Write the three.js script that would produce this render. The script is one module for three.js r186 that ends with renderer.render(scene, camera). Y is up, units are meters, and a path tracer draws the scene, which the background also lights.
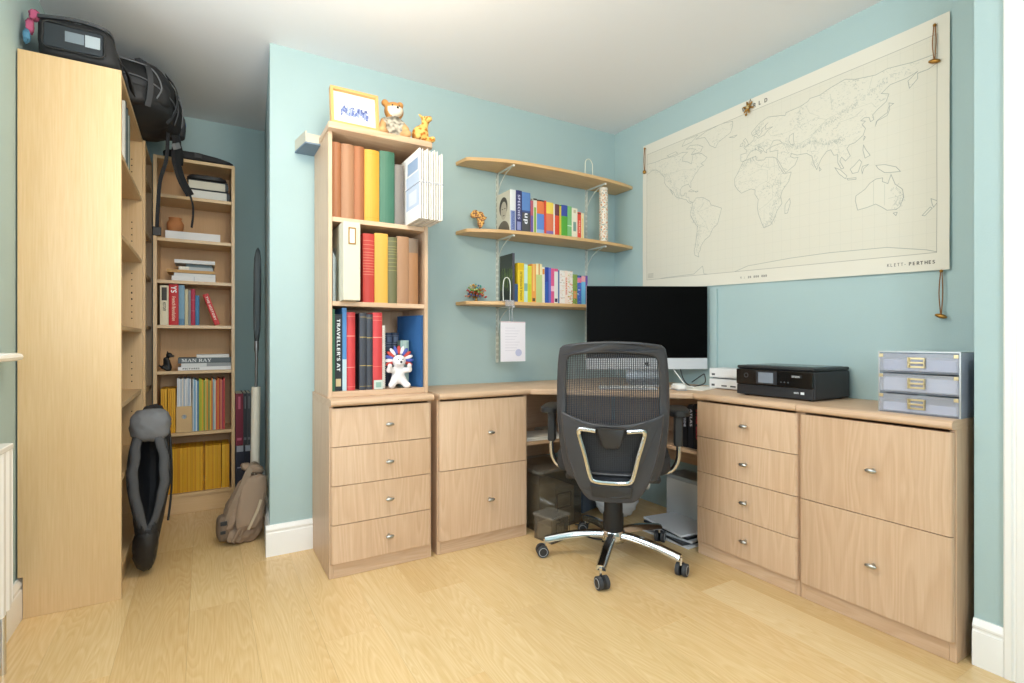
import * as THREE from 'three';
import { RoundedBoxGeometry } from 'three/addons/geometries/RoundedBoxGeometry.js';
import { mergeGeometries, toCreasedNormals } from 'three/addons/utils/BufferGeometryUtils.js';
import { ImprovedNoise } from 'three/addons/math/ImprovedNoise.js';
import { MarchingCubes } from 'three/addons/objects/MarchingCubes.js';
import { RectAreaLightUniformsLib } from 'three/addons/lights/RectAreaLightUniformsLib.js';

// ---------------------------------------------------------------- camera, sky, light, exposure
const scene = new THREE.Scene();
const camera = new THREE.PerspectiveCamera(66.9, 1024 / 683, 0.05, 60);
camera.position.set(0, 0.99, 0);
camera.rotation.y = -30.7 * Math.PI / 180;
camera.setViewOffset(1024, 683, 0, 1.5, 1024, 683);
const renderer = new THREE.WebGLRenderer({ antialias: true });
renderer.toneMapping = THREE.LinearToneMapping;
renderer.toneMappingExposure = 0.86;
renderer.shadowMap.enabled = true;
RectAreaLightUniformsLib.init();
scene.background = new THREE.Color(0.62, 0.8, 1.0);      // daylight sky outside the window
const WIN = { z0: -2.14, z1: -0.85, y0: 0.95, y1: 2.1 };  // opening in the left wall
const daylight = new THREE.RectAreaLight(new THREE.Color(0.8, 0.91, 1.0), 8.5, WIN.z1 - WIN.z0, WIN.y1 - WIN.y0);
daylight.position.set(-0.84, (WIN.y0 + WIN.y1) / 2, (WIN.z0 + WIN.z1) / 2);
daylight.lookAt(2, (WIN.y0 + WIN.y1) / 2, (WIN.z0 + WIN.z1) / 2);
scene.add(daylight);
const WIN2 = { x0: -0.45, x1: 0.95, y0: 0.85, y1: 2.2 };        // second window, in the wall behind the viewer
const daylight2 = new THREE.RectAreaLight(new THREE.Color(0.86, 0.94, 1.0), 11, WIN2.x1 - WIN2.x0, WIN2.y1 - WIN2.y0);
daylight2.position.set((WIN2.x0 + WIN2.x1) / 2, (WIN2.y0 + WIN2.y1) / 2, 0.955);
scene.add(daylight2);                                    // faces -z, into the room
const LAMP = { x: 0.4, y: 2.12, z: -1.35, power: 2.7, color: new THREE.Color(1.0, 0.85, 0.63) };

// ---------------------------------------------------------------- helpers
let seedState = 7;
const rnd = () => { seedState = (seedState * 1664525 + 1013904223) >>> 0; return seedState / 4294967296; };
const rr = (a, b) => a + (b - a) * rnd();
const perlin = new ImprovedNoise();
const V = (x, y, z) => new THREE.Vector3(x, y, z);
const taken = {};
function numbered(name) { const k = taken[name] = (taken[name] ?? -1) + 1; return k ? name + '_' + String(k).padStart(3, '0') : name; }
function thing(name, label, category, [x, y, z] = [0, 0, 0], turn = 0, group) {
  const o = new THREE.Group(); o.name = numbered(name); o.position.set(x, y, z); o.rotation.y = turn;
  o.userData = { label, category }; if (group) o.userData.group = group;
  scene.add(o); return o;
}
function tag(o, label, category, group) { o.userData.label = label; o.userData.category = category; if (group) o.userData.group = group; return o; }
function clean(g) {
  let n = g.index ? g.toNonIndexed() : g.clone();
  if (!n.attributes.normal) n.computeVertexNormals();
  if (!n.attributes.uv) n.setAttribute('uv', new THREE.BufferAttribute(new Float32Array(n.attributes.position.count * 2), 2));
  for (const k of Object.keys(n.attributes)) if (!['position', 'normal', 'uv', 'color'].includes(k)) n.deleteAttribute(k);
  n.morphAttributes = {}; n.clearGroups(); return n;
}
function merge(list) { list = (Array.isArray(list) ? list : [list]).map(clean); return list.length > 1 ? mergeGeometries(list) : list[0]; }
// texture coordinates in metres, the grain (v) along one axis
function metric(g, grain = 'y', off = null) {
  const p = g.attributes.position, n = g.attributes.normal, uv = new Float32Array(p.count * 2);
  const [ou, ov] = off || [rnd() * 3, rnd() * 3];
  for (let i = 0; i < p.count; i++) {
    const c = [p.getX(i), p.getY(i), p.getZ(i)], a = [Math.abs(n.getX(i)), Math.abs(n.getY(i)), Math.abs(n.getZ(i))];
    const gi = 'xyz'.indexOf(grain), f = a.indexOf(Math.max(...a));
    let u, v;
    if (f === gi) { u = c[(gi + 1) % 3]; v = c[(gi + 2) % 3]; } else { v = c[gi]; u = c[3 - gi - f]; }
    uv[2 * i] = u + ou; uv[2 * i + 1] = v + ov;
  }
  g.setAttribute('uv', new THREE.BufferAttribute(uv, 2)); return g;
}
function put(name, geos, mat, parent, grain) {
  const g = merge(geos); if (grain) metric(g, grain);
  const m = new THREE.Mesh(g, mat); m.castShadow = m.receiveShadow = true;
  m.name = parent ? name : numbered(name);
  (parent || scene).add(m); return m;
}
function solo(name, geos, mat, label, category, pos = [0, 0, 0], turn = 0, group, grain) {
  const m = put(name, geos, mat, null, grain); m.position.set(...pos); m.rotation.y = turn; return tag(m, label, category, group);
}
function struct(name, geos, mat, label, grain, parent) {
  const m = put(name, geos, mat, parent, grain);
  if (!parent) { m.name = name; m.userData = { kind: 'structure', label, category: name.split('_')[0] }; }
  return m;
}
const bx = (x0, x1, y0, y1, z0, z1) => new THREE.BoxGeometry(x1 - x0, y1 - y0, z1 - z0).translate((x0 + x1) / 2, (y0 + y1) / 2, (z0 + z1) / 2);
function rb(x0, x1, y0, y1, z0, z1, r = 0.002, seg = 1) {
  const w = x1 - x0, h = y1 - y0, d = z1 - z0;
  return new RoundedBoxGeometry(w, h, d, seg, Math.min(r, w / 2.01, h / 2.01, d / 2.01)).translate((x0 + x1) / 2, (y0 + y1) / 2, (z0 + z1) / 2);
}
const cyl = (r0, r1, h, x, y, z, n = 20) => new THREE.CylinderGeometry(r1, r0, h, n).translate(x, y + h / 2, z);
const ball = (r, x, y, z, n = 14) => new THREE.SphereGeometry(r, n, Math.max(6, n * 0.7 | 0)).translate(x, y, z);
const lathe = (pts, n = 24) => new THREE.LatheGeometry(pts.map(([r, y]) => new THREE.Vector2(r, y)), n);
function tube(pts, r, n = 24, rad = 7, closed = false) {
  return new THREE.TubeGeometry(new THREE.CatmullRomCurve3(pts.map((p) => V(...p)), closed, 'centripetal'), n, r, rad, closed);
}
function capTube(pts, r, n = 24, rad = 8) { const a = pts[0], b = pts[pts.length - 1]; return merge([tube(pts, r, n, rad), ball(r, ...a, 8), ball(r, ...b, 8)]); }
// sweep a closed 2-D profile along points, "up" keeps it from twisting
function sweep(pts, profile, up = V(0, 1, 0), n = 24) {
  const curve = new THREE.CatmullRomCurve3(pts.map((p) => V(...p)), false, 'centripetal'), pos = [], idx = [], m = profile.length;
  for (let i = 0; i <= n; i++) {
    const t = i / n, p = curve.getPoint(t), T = curve.getTangent(t), S = V().crossVectors(T, up).normalize(), N = V().crossVectors(S, T).normalize();
    for (const [a, b] of profile) pos.push(p.x + S.x * a + N.x * b, p.y + S.y * a + N.y * b, p.z + S.z * a + N.z * b);
  }
  for (let i = 0; i < n; i++) for (let j = 0; j < m; j++) {
    const a = i * m + j, b = i * m + (j + 1) % m, c = a + m, d = b + m; idx.push(a, b, c, b, d, c);
  }
  for (let j = 1; j < m - 1; j++) { idx.push(0, j + 1, j); const e = n * m; idx.push(e, e + j, e + j + 1); }
  const g = new THREE.BufferGeometry(); g.setAttribute('position', new THREE.Float32BufferAttribute(pos, 3)); g.setIndex(idx);
  return toCreasedNormals(g.toNonIndexed(), 0.7);
}
const ribbon = (pts, w, t, up, n = 20) => sweep(pts, [[-w / 2, -t / 2], [w / 2, -t / 2], [w / 2, t / 2], [-w / 2, t / 2]], up, n);
function extrude(points, depth, opt = {}) {
  const s = new THREE.Shape(points.map(([x, y]) => new THREE.Vector2(x, y)));
  for (const h of opt.holes || []) s.holes.push(new THREE.Path(h.map(([x, y]) => new THREE.Vector2(x, y))));
  const b = opt.bevel || 0;
  return new THREE.ExtrudeGeometry(s, { depth: depth - 2 * b, bevelEnabled: b > 0, bevelThickness: b, bevelSize: b, bevelOffset: -b, bevelSegments: opt.seg || 2, steps: opt.steps || 1 }).translate(0, 0, b);
}
// horizontal slab from a plan outline [x, z]
function slab(plan, y0, y1, bevel = 0, seg = 2) {
  return extrude(plan.map(([x, z]) => [x, -z]), y1 - y0, { bevel, seg }).rotateX(-Math.PI / 2).translate(0, y0, 0);
}
function spline(pts, n = 40, closed = false) { return new THREE.SplineCurve(pts.map(([x, y]) => new THREE.Vector2(x, y))).getPoints(n).map((p) => [p.x, p.y]); }
// soft box: super-ellipsoid with folds
function blob(a, b, c, e = 0.5, amp = 0, freq = 8, seed = 0, seg = 36) {
  const g = new THREE.SphereGeometry(1, seg, Math.round(seg * 0.7)), p = g.attributes.position, sp = (v, k) => Math.sign(v) * Math.abs(v) ** k;
  for (let i = 0; i < p.count; i++) {
    let x = p.getX(i), y = p.getY(i), z = p.getZ(i);
    const k = 1 / (Math.abs(x) ** (2 / e) + Math.abs(y) ** (2 / e) + Math.abs(z) ** (2 / e)) ** (e / 2);
    const f = 1 + amp * (perlin.noise(x * freq + seed, y * freq, z * freq) + 0.5 * perlin.noise(x * freq * 2.3, y * freq * 2.3 + seed, z * freq * 2.3));
    p.setXYZ(i, x * k * a * f, y * k * b * f, z * k * c * f);
  }
  g.deleteAttribute('uv'); const q = g.toNonIndexed(); return smooth(q);
}
function smooth(g, angle = 2.2) { return toCreasedNormals(g, angle); }
// signed-distance meshing on a grid
const smin = (a, b, k) => { const h = Math.max(k - Math.abs(a - b), 0) / k; return Math.min(a, b) - h * h * k * 0.25; };
const sdBall = (p, c, r) => Math.hypot((p[0] - c[0]), (p[1] - c[1]), (p[2] - c[2])) - r;
const sdEll = (p, c, r) => { const x = (p[0] - c[0]) / r[0], y = (p[1] - c[1]) / r[1], z = (p[2] - c[2]) / r[2]; return (Math.hypot(x, y, z) - 1) * Math.min(...r); };
function sdCap(p, a, b, r0, r1) {
  const ab = [b[0] - a[0], b[1] - a[1], b[2] - a[2]], ap = [p[0] - a[0], p[1] - a[1], p[2] - a[2]];
  const t = Math.max(0, Math.min(1, (ap[0] * ab[0] + ap[1] * ab[1] + ap[2] * ab[2]) / (ab[0] ** 2 + ab[1] ** 2 + ab[2] ** 2)));
  return Math.hypot(ap[0] - ab[0] * t, ap[1] - ab[1] * t, ap[2] - ab[2] * t) - (r0 + (r1 - r0) * t);
}
function sdfMesh(fn, centre, half, res = 40, colour) {
  const mc = new MarchingCubes(res, new THREE.MeshBasicMaterial(), false, false, 60000); mc.isolation = 0;
  const h = res / 2;
  for (let k = 0; k < res; k++) for (let j = 0; j < res; j++) for (let i = 0; i < res; i++)
    mc.field[i + j * res + k * res * res] = -fn([centre[0] + (i - h) / h * half, centre[1] + (j - h) / h * half, centre[2] + (k - h) / h * half]) / half;
  mc.update();
  const n = mc.count ?? mc.geometry.drawRange.count, g = new THREE.BufferGeometry(), p = new Float32Array(n * 3);
  for (let i = 0; i < n; i++) for (let c = 0; c < 3; c++) p[3 * i + c] = centre[c] + mc.positionArray[3 * i + c] * half;
  g.setAttribute('position', new THREE.BufferAttribute(p, 3));
  g.setAttribute('normal', new THREE.BufferAttribute(new Float32Array(mc.normalArray.slice(0, n * 3)), 3));
  if (colour) {
    const col = new Float32Array(n * 3), c = new THREE.Color();
    for (let i = 0; i < n; i++) { c.set(colour([p[3 * i], p[3 * i + 1], p[3 * i + 2]])); col.set([c.r, c.g, c.b], 3 * i); }
    g.setAttribute('color', new THREE.BufferAttribute(col, 3));
  }
  return g;
}

// ---------------------------------------------------------------- textures and materials
function dataTex(w, h, fill, srgb = true) {
  const d = new Uint8Array(w * h * 4);
  for (let y = 0; y < h; y++) for (let x = 0; x < w; x++) { const c = fill(x, y), o = 4 * (y * w + x); d[o] = c[0]; d[o + 1] = c[1]; d[o + 2] = c[2]; d[o + 3] = 255; }
  const t = new THREE.DataTexture(d, w, h); t.wrapS = t.wrapT = THREE.MirroredRepeatWrapping; t.magFilter = THREE.LinearFilter; t.minFilter = THREE.LinearMipmapLinearFilter; t.generateMipmaps = true;
  if (srgb) t.colorSpace = THREE.SRGBColorSpace; t.needsUpdate = true; return t;
}
const hex = (s) => [1, 3, 5].map((i) => parseInt(s.slice(i, i + 2), 16));
// wood: contour lines of a stretched noise field (cathedral figure) plus fine fibres; texture covers mu x mv metres
function woodTex(light, dark, { mu = 0.6, mv = 1.6, rings = 5, figure = 0.5, fibre = 0.35, seed = 0, w = 384, h = 768, stretch = 0.8, across = 7 } = {}) {
  const L = hex(light), D = hex(dark);
  const t = dataTex(w, h, (x, y) => {
    const u = x / w * mu, v = y / h * mv;
    const bu = Math.min(1, Math.min(u, mu - u) / 0.02);
    let f = perlin.noise(u * across + seed, v * stretch, seed * 1.7) + 0.4 * perlin.noise(u * across * 2.7, v * stretch * 2.2 + seed, 3.1);
    f = f * rings; let b = f - Math.floor(f); b = b < 0.75 ? b / 0.75 : (1 - b) / 0.25;
    const fib = perlin.noise(u * 260, v * 7, seed) * 0.6 + perlin.noise(u * 620, v * 16, seed + 4) * 0.4;
    const tone = perlin.noise(u * 3.1, v * 0.6, seed + 9);
    const k = Math.max(0, Math.min(1, 0.32 + figure * (b - 0.5) * 0.6 * (0.6 + 0.4 * bu) + fibre * fib + 0.22 * tone));
    return [0, 1, 2].map((i) => L[i] + (D[i] - L[i]) * k);
  });
  t.repeat.set(1 / mu, 1 / mv); return t;
}
const std = (color, roughness = 0.6, more = {}) => new THREE.MeshStandardMaterial({ color, roughness, ...more });
const phys = (color, roughness, more) => new THREE.MeshPhysicalMaterial({ color, roughness, ...more });
const beechTex = woodTex('#dcbfa2', '#be9876', { rings: 5, figure: 0.5, fibre: 0.28, seed: 1.3 });
const shelfTex = woodTex('#e0bc8a', '#c69a64', { rings: 4, figure: 0.3, fibre: 0.3, seed: 2.6 });
const birchTex = woodTex('#dfc196', '#cba672', { rings: 3, figure: 0.12, fibre: 0.4, seed: 5.2, mu: 0.5, mv: 1.4 });
const oakTex = woodTex('#ecd5aa', '#cfaa72', { rings: 9, figure: 0.42, fibre: 0.3, seed: 8.8, mu: 0.9, mv: 2.6, w: 768, h: 1024, across: 9, stretch: 1.1 });
const backTex = woodTex('#d9b183', '#c4986a', { rings: 2, figure: 0.12, fibre: 0.3, seed: 3.2, mu: 0.5, mv: 1.2, w: 256, h: 384 });
const grainBump = dataTex(256, 256, (x, y) => { const k = 128 + 90 * perlin.noise(x * 0.5, y * 0.5, 1.5) + 40 * perlin.noise(x * 0.11, y * 0.11, 8); return [k, k, k]; }, false);
grainBump.repeat.set(6, 6);
const M = {
  beech: std('#ffffff', 0.42, { map: beechTex }),
  shelf: std('#ffffff', 0.42, { map: shelfTex }),
  birch: std('#ffffff', 0.33, { map: birchTex }),
  birchEdge: std('#e3bc80', 0.5),
  back: std('#ffffff', 0.6, { map: backTex }),
  paint: std('#abc2c3', 0.85, { bumpMap: grainBump, bumpScale: 0.0006 }),
  ceiling: std('#eeeef0', 0.9, { bumpMap: grainBump, bumpScale: 0.0005 }),
  white: std('#f1f1ee', 0.4),
  rail: std('#d5dad2', 0.45),
  gloss: std('#f4f4f2', 0.25),
  paper: std('#efece4', 0.85),
  pages: std('#e9e2d0', 0.9),
  black: std('#17181a', 0.5),
  blackGloss: std('#0b0b0c', 0.18),
  screen: phys('#010101', 0.5, { specularIntensity: 0.12 }),
  charcoal: std('#2b2c2f', 0.55),
  grey: std('#55575b', 0.6),
  chrome: std('#d6d8da', 0.14, { metalness: 1 }),
  steel: std('#b9bab8', 0.32, { metalness: 1 }),
  silver: std('#c9ccd0', 0.38, { metalness: 0.85 }),
  gold: std('#d3c096', 0.3, { metalness: 1 }),
  brass: std('#a57a3c', 0.35, { metalness: 0.9 }),
  rubber: std('#3a3c40', 0.7),
  nylon: std('#232427', 0.7, { bumpMap: grainBump, bumpScale: 0.0008 }),
  nylonGrey: std('#6b6d70', 0.8, { bumpMap: grainBump, bumpScale: 0.0008 }),
  strap: std('#2c2d31', 0.85),
  canvas: std('#957f6b', 0.9, { bumpMap: grainBump, bumpScale: 0.0008 }),
  canvasDark: std('#7a6857', 0.9),
  clear: phys('#f4f8fa', 0.06, { transmission: 1, thickness: 0, ior: 1.45 }),
  frosted: phys('#eceef4', 0.25, { transmission: 0.8, thickness: 0 }),
  smoke: phys('#d8d3c8', 0.1, { transmission: 0.93, thickness: 0 }),
  glass: phys('#ffffff', 0.0, { transmission: 1, thickness: 0 }),
  dark: std('#0c0c0d', 0.9),
};
// one print sheet for every spine, cover and label
const SHEET = 2048, sheet = document.createElement('canvas'); sheet.width = sheet.height = SHEET;
const ctx = sheet.getContext('2d'); ctx.fillStyle = '#888888'; ctx.fillRect(0, 0, SHEET, SHEET);
const sheetTex = new THREE.CanvasTexture(sheet); sheetTex.colorSpace = THREE.SRGBColorSpace; sheetTex.magFilter = THREE.LinearFilter;
M.print = std('#ffffff', 0.55, { map: sheetTex });
M.printGloss = std('#ffffff', 0.35, { map: sheetTex });
const PX = 1250; let penX = 2, penY = 2, rowH = 0;
// reserves w x h metres on the sheet, lets draw(c, W, H) paint it, returns the uv rectangle
function printSlot(w, h, draw, scale = PX) {
  const W = Math.max(4, Math.round(w * scale)), H = Math.max(4, Math.round(h * scale));
  if (penX + W + 3 > SHEET) { penX = 2; penY += rowH + 3; rowH = 0; }
  if (penY + H > SHEET) throw new Error('print sheet is full');
  const x = penX, y = penY; penX += W + 3; rowH = Math.max(rowH, H);
  ctx.save(); ctx.translate(x, y); ctx.beginPath(); ctx.rect(-1, -1, W + 2, H + 2); ctx.clip(); draw(ctx, W, H); ctx.restore();
  return { u0: (x + 0.5) / SHEET, u1: (x + W - 0.5) / SHEET, v0: 1 - (y + H - 0.5) / SHEET, v1: 1 - (y + 0.5) / SHEET };
}
// a flat printed plate, facing +z, its centre at the origin
function plate(w, h, slot, t = 0.0006) {
  const g = new THREE.BoxGeometry(w, h, t), p = g.attributes.position, uv = g.attributes.uv;
  for (let i = 0; i < p.count; i++) uv.setXY(i, slot.u0 + (p.getX(i) / w + 0.5) * (slot.u1 - slot.u0), slot.v0 + (p.getY(i) / h + 0.5) * (slot.v1 - slot.v0));
  return g;
}
// ================================================================ the room
const CEIL = 2.356, XR = 2.344, XL = -0.575, ZB = -2.61, ZA = -3.74, ZF = 0.7, XJ = 2.03, ZJ = -0.64;
{ // floor: laminate planks running away from the camera
  const floor = new THREE.Group(); floor.name = 'floor'; floor.userData = { kind: 'structure', label: 'yellow oak laminate floor of long planks', category: 'floor' }; scene.add(floor);
  struct('subfloor', bx(XL - 0.3, XR + 0.1, -0.06, -0.0085, ZA - 0.1, ZF + 0.1), std('#8f7a55', 0.9), '', null, floor);
  const tones = ['#fffdf8', '#faf4e8', '#fff9f0', '#f7f0e4', '#fdf6ea'].map((c) => std(c, 0.27, { map: oakTex }));
  const W = 0.192, LEN = 1.285;
  const lengths = {};
  for (let x = XL - 0.05, i = 0; x < XR; x += W, i++) {
    let z = ZA - [0.2, 0.75, 0.45, 1.05, 0.1, 0.6][i % 6];
    for (let j = 0; z < ZF; z += LEN, j++) {
      const z0 = Math.max(z, ZA - 0.05), z1 = Math.min(z + LEN, ZF + 0.05), x1 = Math.min(x + W, XR + 0.05);
      if (z1 - z0 < 0.02) continue;
      const g = merge(rb(x + 0.0001, x1 - 0.0001, -0.008, 0, z0 + 0.0001, z1 - 0.0001, 0.0006)); metric(g, 'z');
      const m = new THREE.Mesh(g, tones[(i * 3 + j * 2) % 5]); m.name = 'plank'; m.receiveShadow = true; floor.add(m);
    }
  }
}
struct('ceiling', bx(XL - 0.3, XR + 0.1, CEIL, CEIL + 0.12, ZA - 0.1, ZF + 0.28), M.ceiling, 'plain white plaster ceiling', 'z');
struct('wall_back', slab([[0.256, ZB], [XR + 0.1, ZB], [XR + 0.1, ZB - 0.1], [0.39, ZB - 0.1], [0.45, ZA], [0.336, ZA]], -0.0085, CEIL), M.paint, 'pale teal green wall behind the desk and its corner', 'y');
struct('wall_alcove', bx(XL - 0.3, 0.45, -0.0085, CEIL, ZA - 0.1, ZA), M.paint, 'teal wall at the back of the bookcase alcove', 'y');
struct('wall_left', [bx(XL - 0.3, XL, -0.0085, CEIL, ZA, WIN.z0), bx(XL - 0.3, XL, -0.0085, CEIL, WIN.z1, ZF), bx(XL - 0.3, XL, -0.0085, WIN.y0, WIN.z0, WIN.z1), bx(XL - 0.3, XL, WIN.y1, CEIL, WIN.z0, WIN.z1)], M.paint, 'pale teal wall with the window at the left', 'y');
struct('wall_right', bx(XR, XR + 0.1, -0.0085, CEIL, ZB, ZJ + 0.1), M.paint, 'teal wall carrying the world map', 'y');
const DOOR = { z0: -0.50, z1: 0.28, y: 2.0 };
struct('wall_right_projecting', [bx(XJ, XR, -0.0085, CEIL, ZJ, ZJ + 0.1), bx(XJ, XJ + 0.1, -0.0085, CEIL, ZJ + 0.1, DOOR.z0), bx(XJ, XJ + 0.1, DOOR.y, CEIL, DOOR.z0, DOOR.z1), bx(XJ, XJ + 0.1, -0.0085, CEIL, DOOR.z1, ZF)], M.paint, 'projecting teal wall beside the white door frame', 'y');
struct('wall_front', [bx(XL - 0.3, WIN2.x0, -0.0085, CEIL, ZF, ZF + 0.28), bx(WIN2.x1, XJ + 0.1, -0.0085, CEIL, ZF, ZF + 0.28), bx(WIN2.x0, WIN2.x1, -0.0085, WIN2.y0, ZF, ZF + 0.28), bx(WIN2.x0, WIN2.x1, WIN2.y1, CEIL, ZF, ZF + 0.28)], M.paint, 'teal wall behind the viewer', 'y');
// skirting boards: a moulded profile (outward, up) run between two floor points
const SKIRT = [[0, 0], [0.018, 0], [0.018, 0.098], [0.0165, 0.104], [0.013, 0.107], [0.013, 0.113], [0.0165, 0.117], [0.0165, 0.123], [0.012, 0.13], [0.007, 0.14], [0, 0.14]];
function skirting(name, [ax, az], [bx_, bz], label, profile = SKIRT) {     // outward is to the right of a -> b
  const len = Math.hypot(bx_ - ax, bz - az), g = extrude(profile, len);
  const dir = V(bx_ - ax, 0, bz - az).normalize(), out = V().crossVectors(dir, V(0, 1, 0));
  g.applyMatrix4(new THREE.Matrix4().makeBasis(out, V(0, 1, 0), dir.clone()));
  g.translate(ax, 0.0003, az);
  const n = toCreasedNormals(clean(g), 0.5);
  const m = struct(name, n, M.gloss, label); m.userData.category = 'baseboard'; return m;
}
skirting('baseboard_back', [0.238, ZB], [0.44, ZB], 'white moulded skirting board below the wall corner');
skirting('baseboard_alcove', [0.335, ZA + 0.01], [0.256, ZB + 0.001], 'white skirting board along the side of the alcove');
skirting('baseboard_left', [XL, ZF], [XL, ZA + 0.0], 'white skirting board under the radiator');
skirting('baseboard_right', [XJ, ZJ - 0.0], [XJ, -0.568], 'white skirting board between the filing cabinet and the door frame');
// door and its frame in the projecting wall
{
  // architrave profile: [across, outward]; it rises from the floor beside the door and runs over it
  const arch = [[0, 0], [0, 0.016], [0.004, 0.02], [0.018, 0.02], [0.022, 0.015], [0.026, 0.015], [0.03, 0.018], [0.05, 0.018], [0.056, 0.012], [0.068, 0.010], [0.068, 0]];
  const up = (z, s, h) => extrude(arch.map(([a, o]) => [o, a * s]), h).applyMatrix4(new THREE.Matrix4().makeBasis(V(-1, 0, 0), V(0, 0, 1), V(0, 1, 0))).translate(XJ, 0.0003, z);
  const head = extrude(arch.map(([a, o]) => [o, -a]), DOOR.z1 - DOOR.z0 + 0.136).applyMatrix4(new THREE.Matrix4().makeBasis(V(-1, 0, 0), V(0, 1, 0), V(0, 0, 1))).translate(XJ, DOOR.y + 0.068, DOOR.z0 - 0.068);
  const t = new THREE.Group(); t.name = 'trim_1'; t.userData = { kind: 'structure', label: 'white moulded door frame at the right edge', category: 'trim' }; scene.add(t);
  put('architrave', toCreasedNormals(clean(up(DOOR.z0 - 0.068, 1, DOOR.y)), 0.4), M.gloss, t);
  put('architrave', toCreasedNormals(clean(up(DOOR.z1 + 0.068, -1, DOOR.y)), 0.4), M.gloss, t);
  put('architrave', toCreasedNormals(clean(head), 0.4), M.gloss, t);
  put('door_lining', [bx(XJ + 0.0, XJ + 0.1, 0.0003, DOOR.y, DOOR.z0, DOOR.z0 + 0.025), bx(XJ + 0.0, XJ + 0.1, 0.0003, DOOR.y, DOOR.z1 - 0.025, DOOR.z1), bx(XJ, XJ + 0.1, DOOR.y - 0.025, DOOR.y, DOOR.z0 + 0.025, DOOR.z1 - 0.025)], M.gloss, t);
  const d = new THREE.Group(); d.name = 'door_1'; d.userData = { kind: 'structure', label: 'white panelled door out of view', category: 'door' }; scene.add(d);
  put('leaf', rb(XJ + 0.03, XJ + 0.07, 0.006, DOOR.y - 0.03, DOOR.z0 + 0.03, DOOR.z1 - 0.03, 0.003), M.gloss, d);
  for (const [y0, y1] of [[0.2, 0.85], [1.05, 1.85]]) put('panel', rb(XJ + 0.022, XJ + 0.034, y0, y1, DOOR.z0 + 0.14, DOOR.z1 - 0.14, 0.006), M.gloss, d);
  put('handle', capTube([[XJ + 0.0, 1.0, DOOR.z1 - 0.08], [XJ - 0.02, 1.0, DOOR.z1 - 0.09], [XJ - 0.02, 1.0, DOOR.z1 - 0.19]], 0.009), M.steel, d);
}
// window in the left wall: frame, panes and sill board
{
  const w = new THREE.Group(); w.name = 'window_1'; w.userData = { kind: 'structure', label: 'white window in the left wall with a wide sill', category: 'window' }; scene.add(w);
  const x0 = XL - 0.22, x1 = XL - 0.16, { z0, z1, y0, y1 } = WIN, f = 0.055, n = 3;
  put('window_frame', [bx(x0, x1, y0, y0 + f, z0, z1), bx(x0, x1, y1 - f, y1, z0, z1), bx(x0, x1, y0 + f, y1 - f, z0, z0 + f), bx(x0, x1, y0 + f, y1 - f, z1 - f, z1)], M.gloss, w);
  for (let i = 1; i < n; i++) { const z = z0 + (z1 - z0) * i / n; put('mullion', bx(x0, x1, y0 + f, y1 - f, z - 0.03, z + 0.03), M.gloss, w); }
  for (let i = 0; i < n; i++) put('pane', bx(x0 + 0.026, x0 + 0.03, y0 + f, y1 - f, z0 + (z1 - z0) * i / n + (i ? 0.03 : f), z0 + (z1 - z0) * (i + 1) / n - (i < n - 1 ? 0.03 : f)), M.glass, w);
  put('reveal_board', bx(XL - 0.16, XL, y0, y0 + 0.004, z0, z1), M.gloss, w);
  put('sill', toCreasedNormals(clean(extrude([[XL + 0.0005, 0.922], [XL + 0.045, 0.922], [XL + 0.056, 0.926], [XL + 0.06, 0.935], [XL + 0.056, 0.944], [XL + 0.045, 0.948], [XL + 0.0005, 0.948]], z1 - z0 + 0.26).translate(0, 0, z0 - 0.15)), 0.6), M.gloss, w);
}
{ // window behind the viewer
  const w = new THREE.Group(); w.name = 'window_2'; w.userData = { kind: 'structure', label: 'white window in the wall behind the viewer', category: 'window' }; scene.add(w);
  const { x0, x1, y0, y1 } = WIN2, f = 0.055, z0 = ZF + 0.14, z1 = ZF + 0.2, xm = (x0 + x1) / 2;
  put('window_frame', [bx(x0, x1, y0, y0 + f, z0, z1), bx(x0, x1, y1 - f, y1, z0, z1), bx(x0, x0 + f, y0 + f, y1 - f, z0, z1), bx(x1 - f, x1, y0 + f, y1 - f, z0, z1)], M.gloss, w);
  put('mullion', bx(xm - 0.03, xm + 0.03, y0 + f, y1 - f, z0, z1), M.gloss, w);
  put('pane', bx(x0 + f, xm - 0.03, y0 + f, y1 - f, z0 + 0.026, z0 + 0.03), M.glass, w); put('pane', bx(xm + 0.03, x1 - f, y0 + f, y1 - f, z0 + 0.026, z0 + 0.03), M.glass, w);
  put('sill', rb(x0 - 0.08, x1 + 0.08, y0 - 0.028, y0 - 0.002, ZF - 0.06, ZF - 0.0005, 0.006), M.gloss, w);
}
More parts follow.
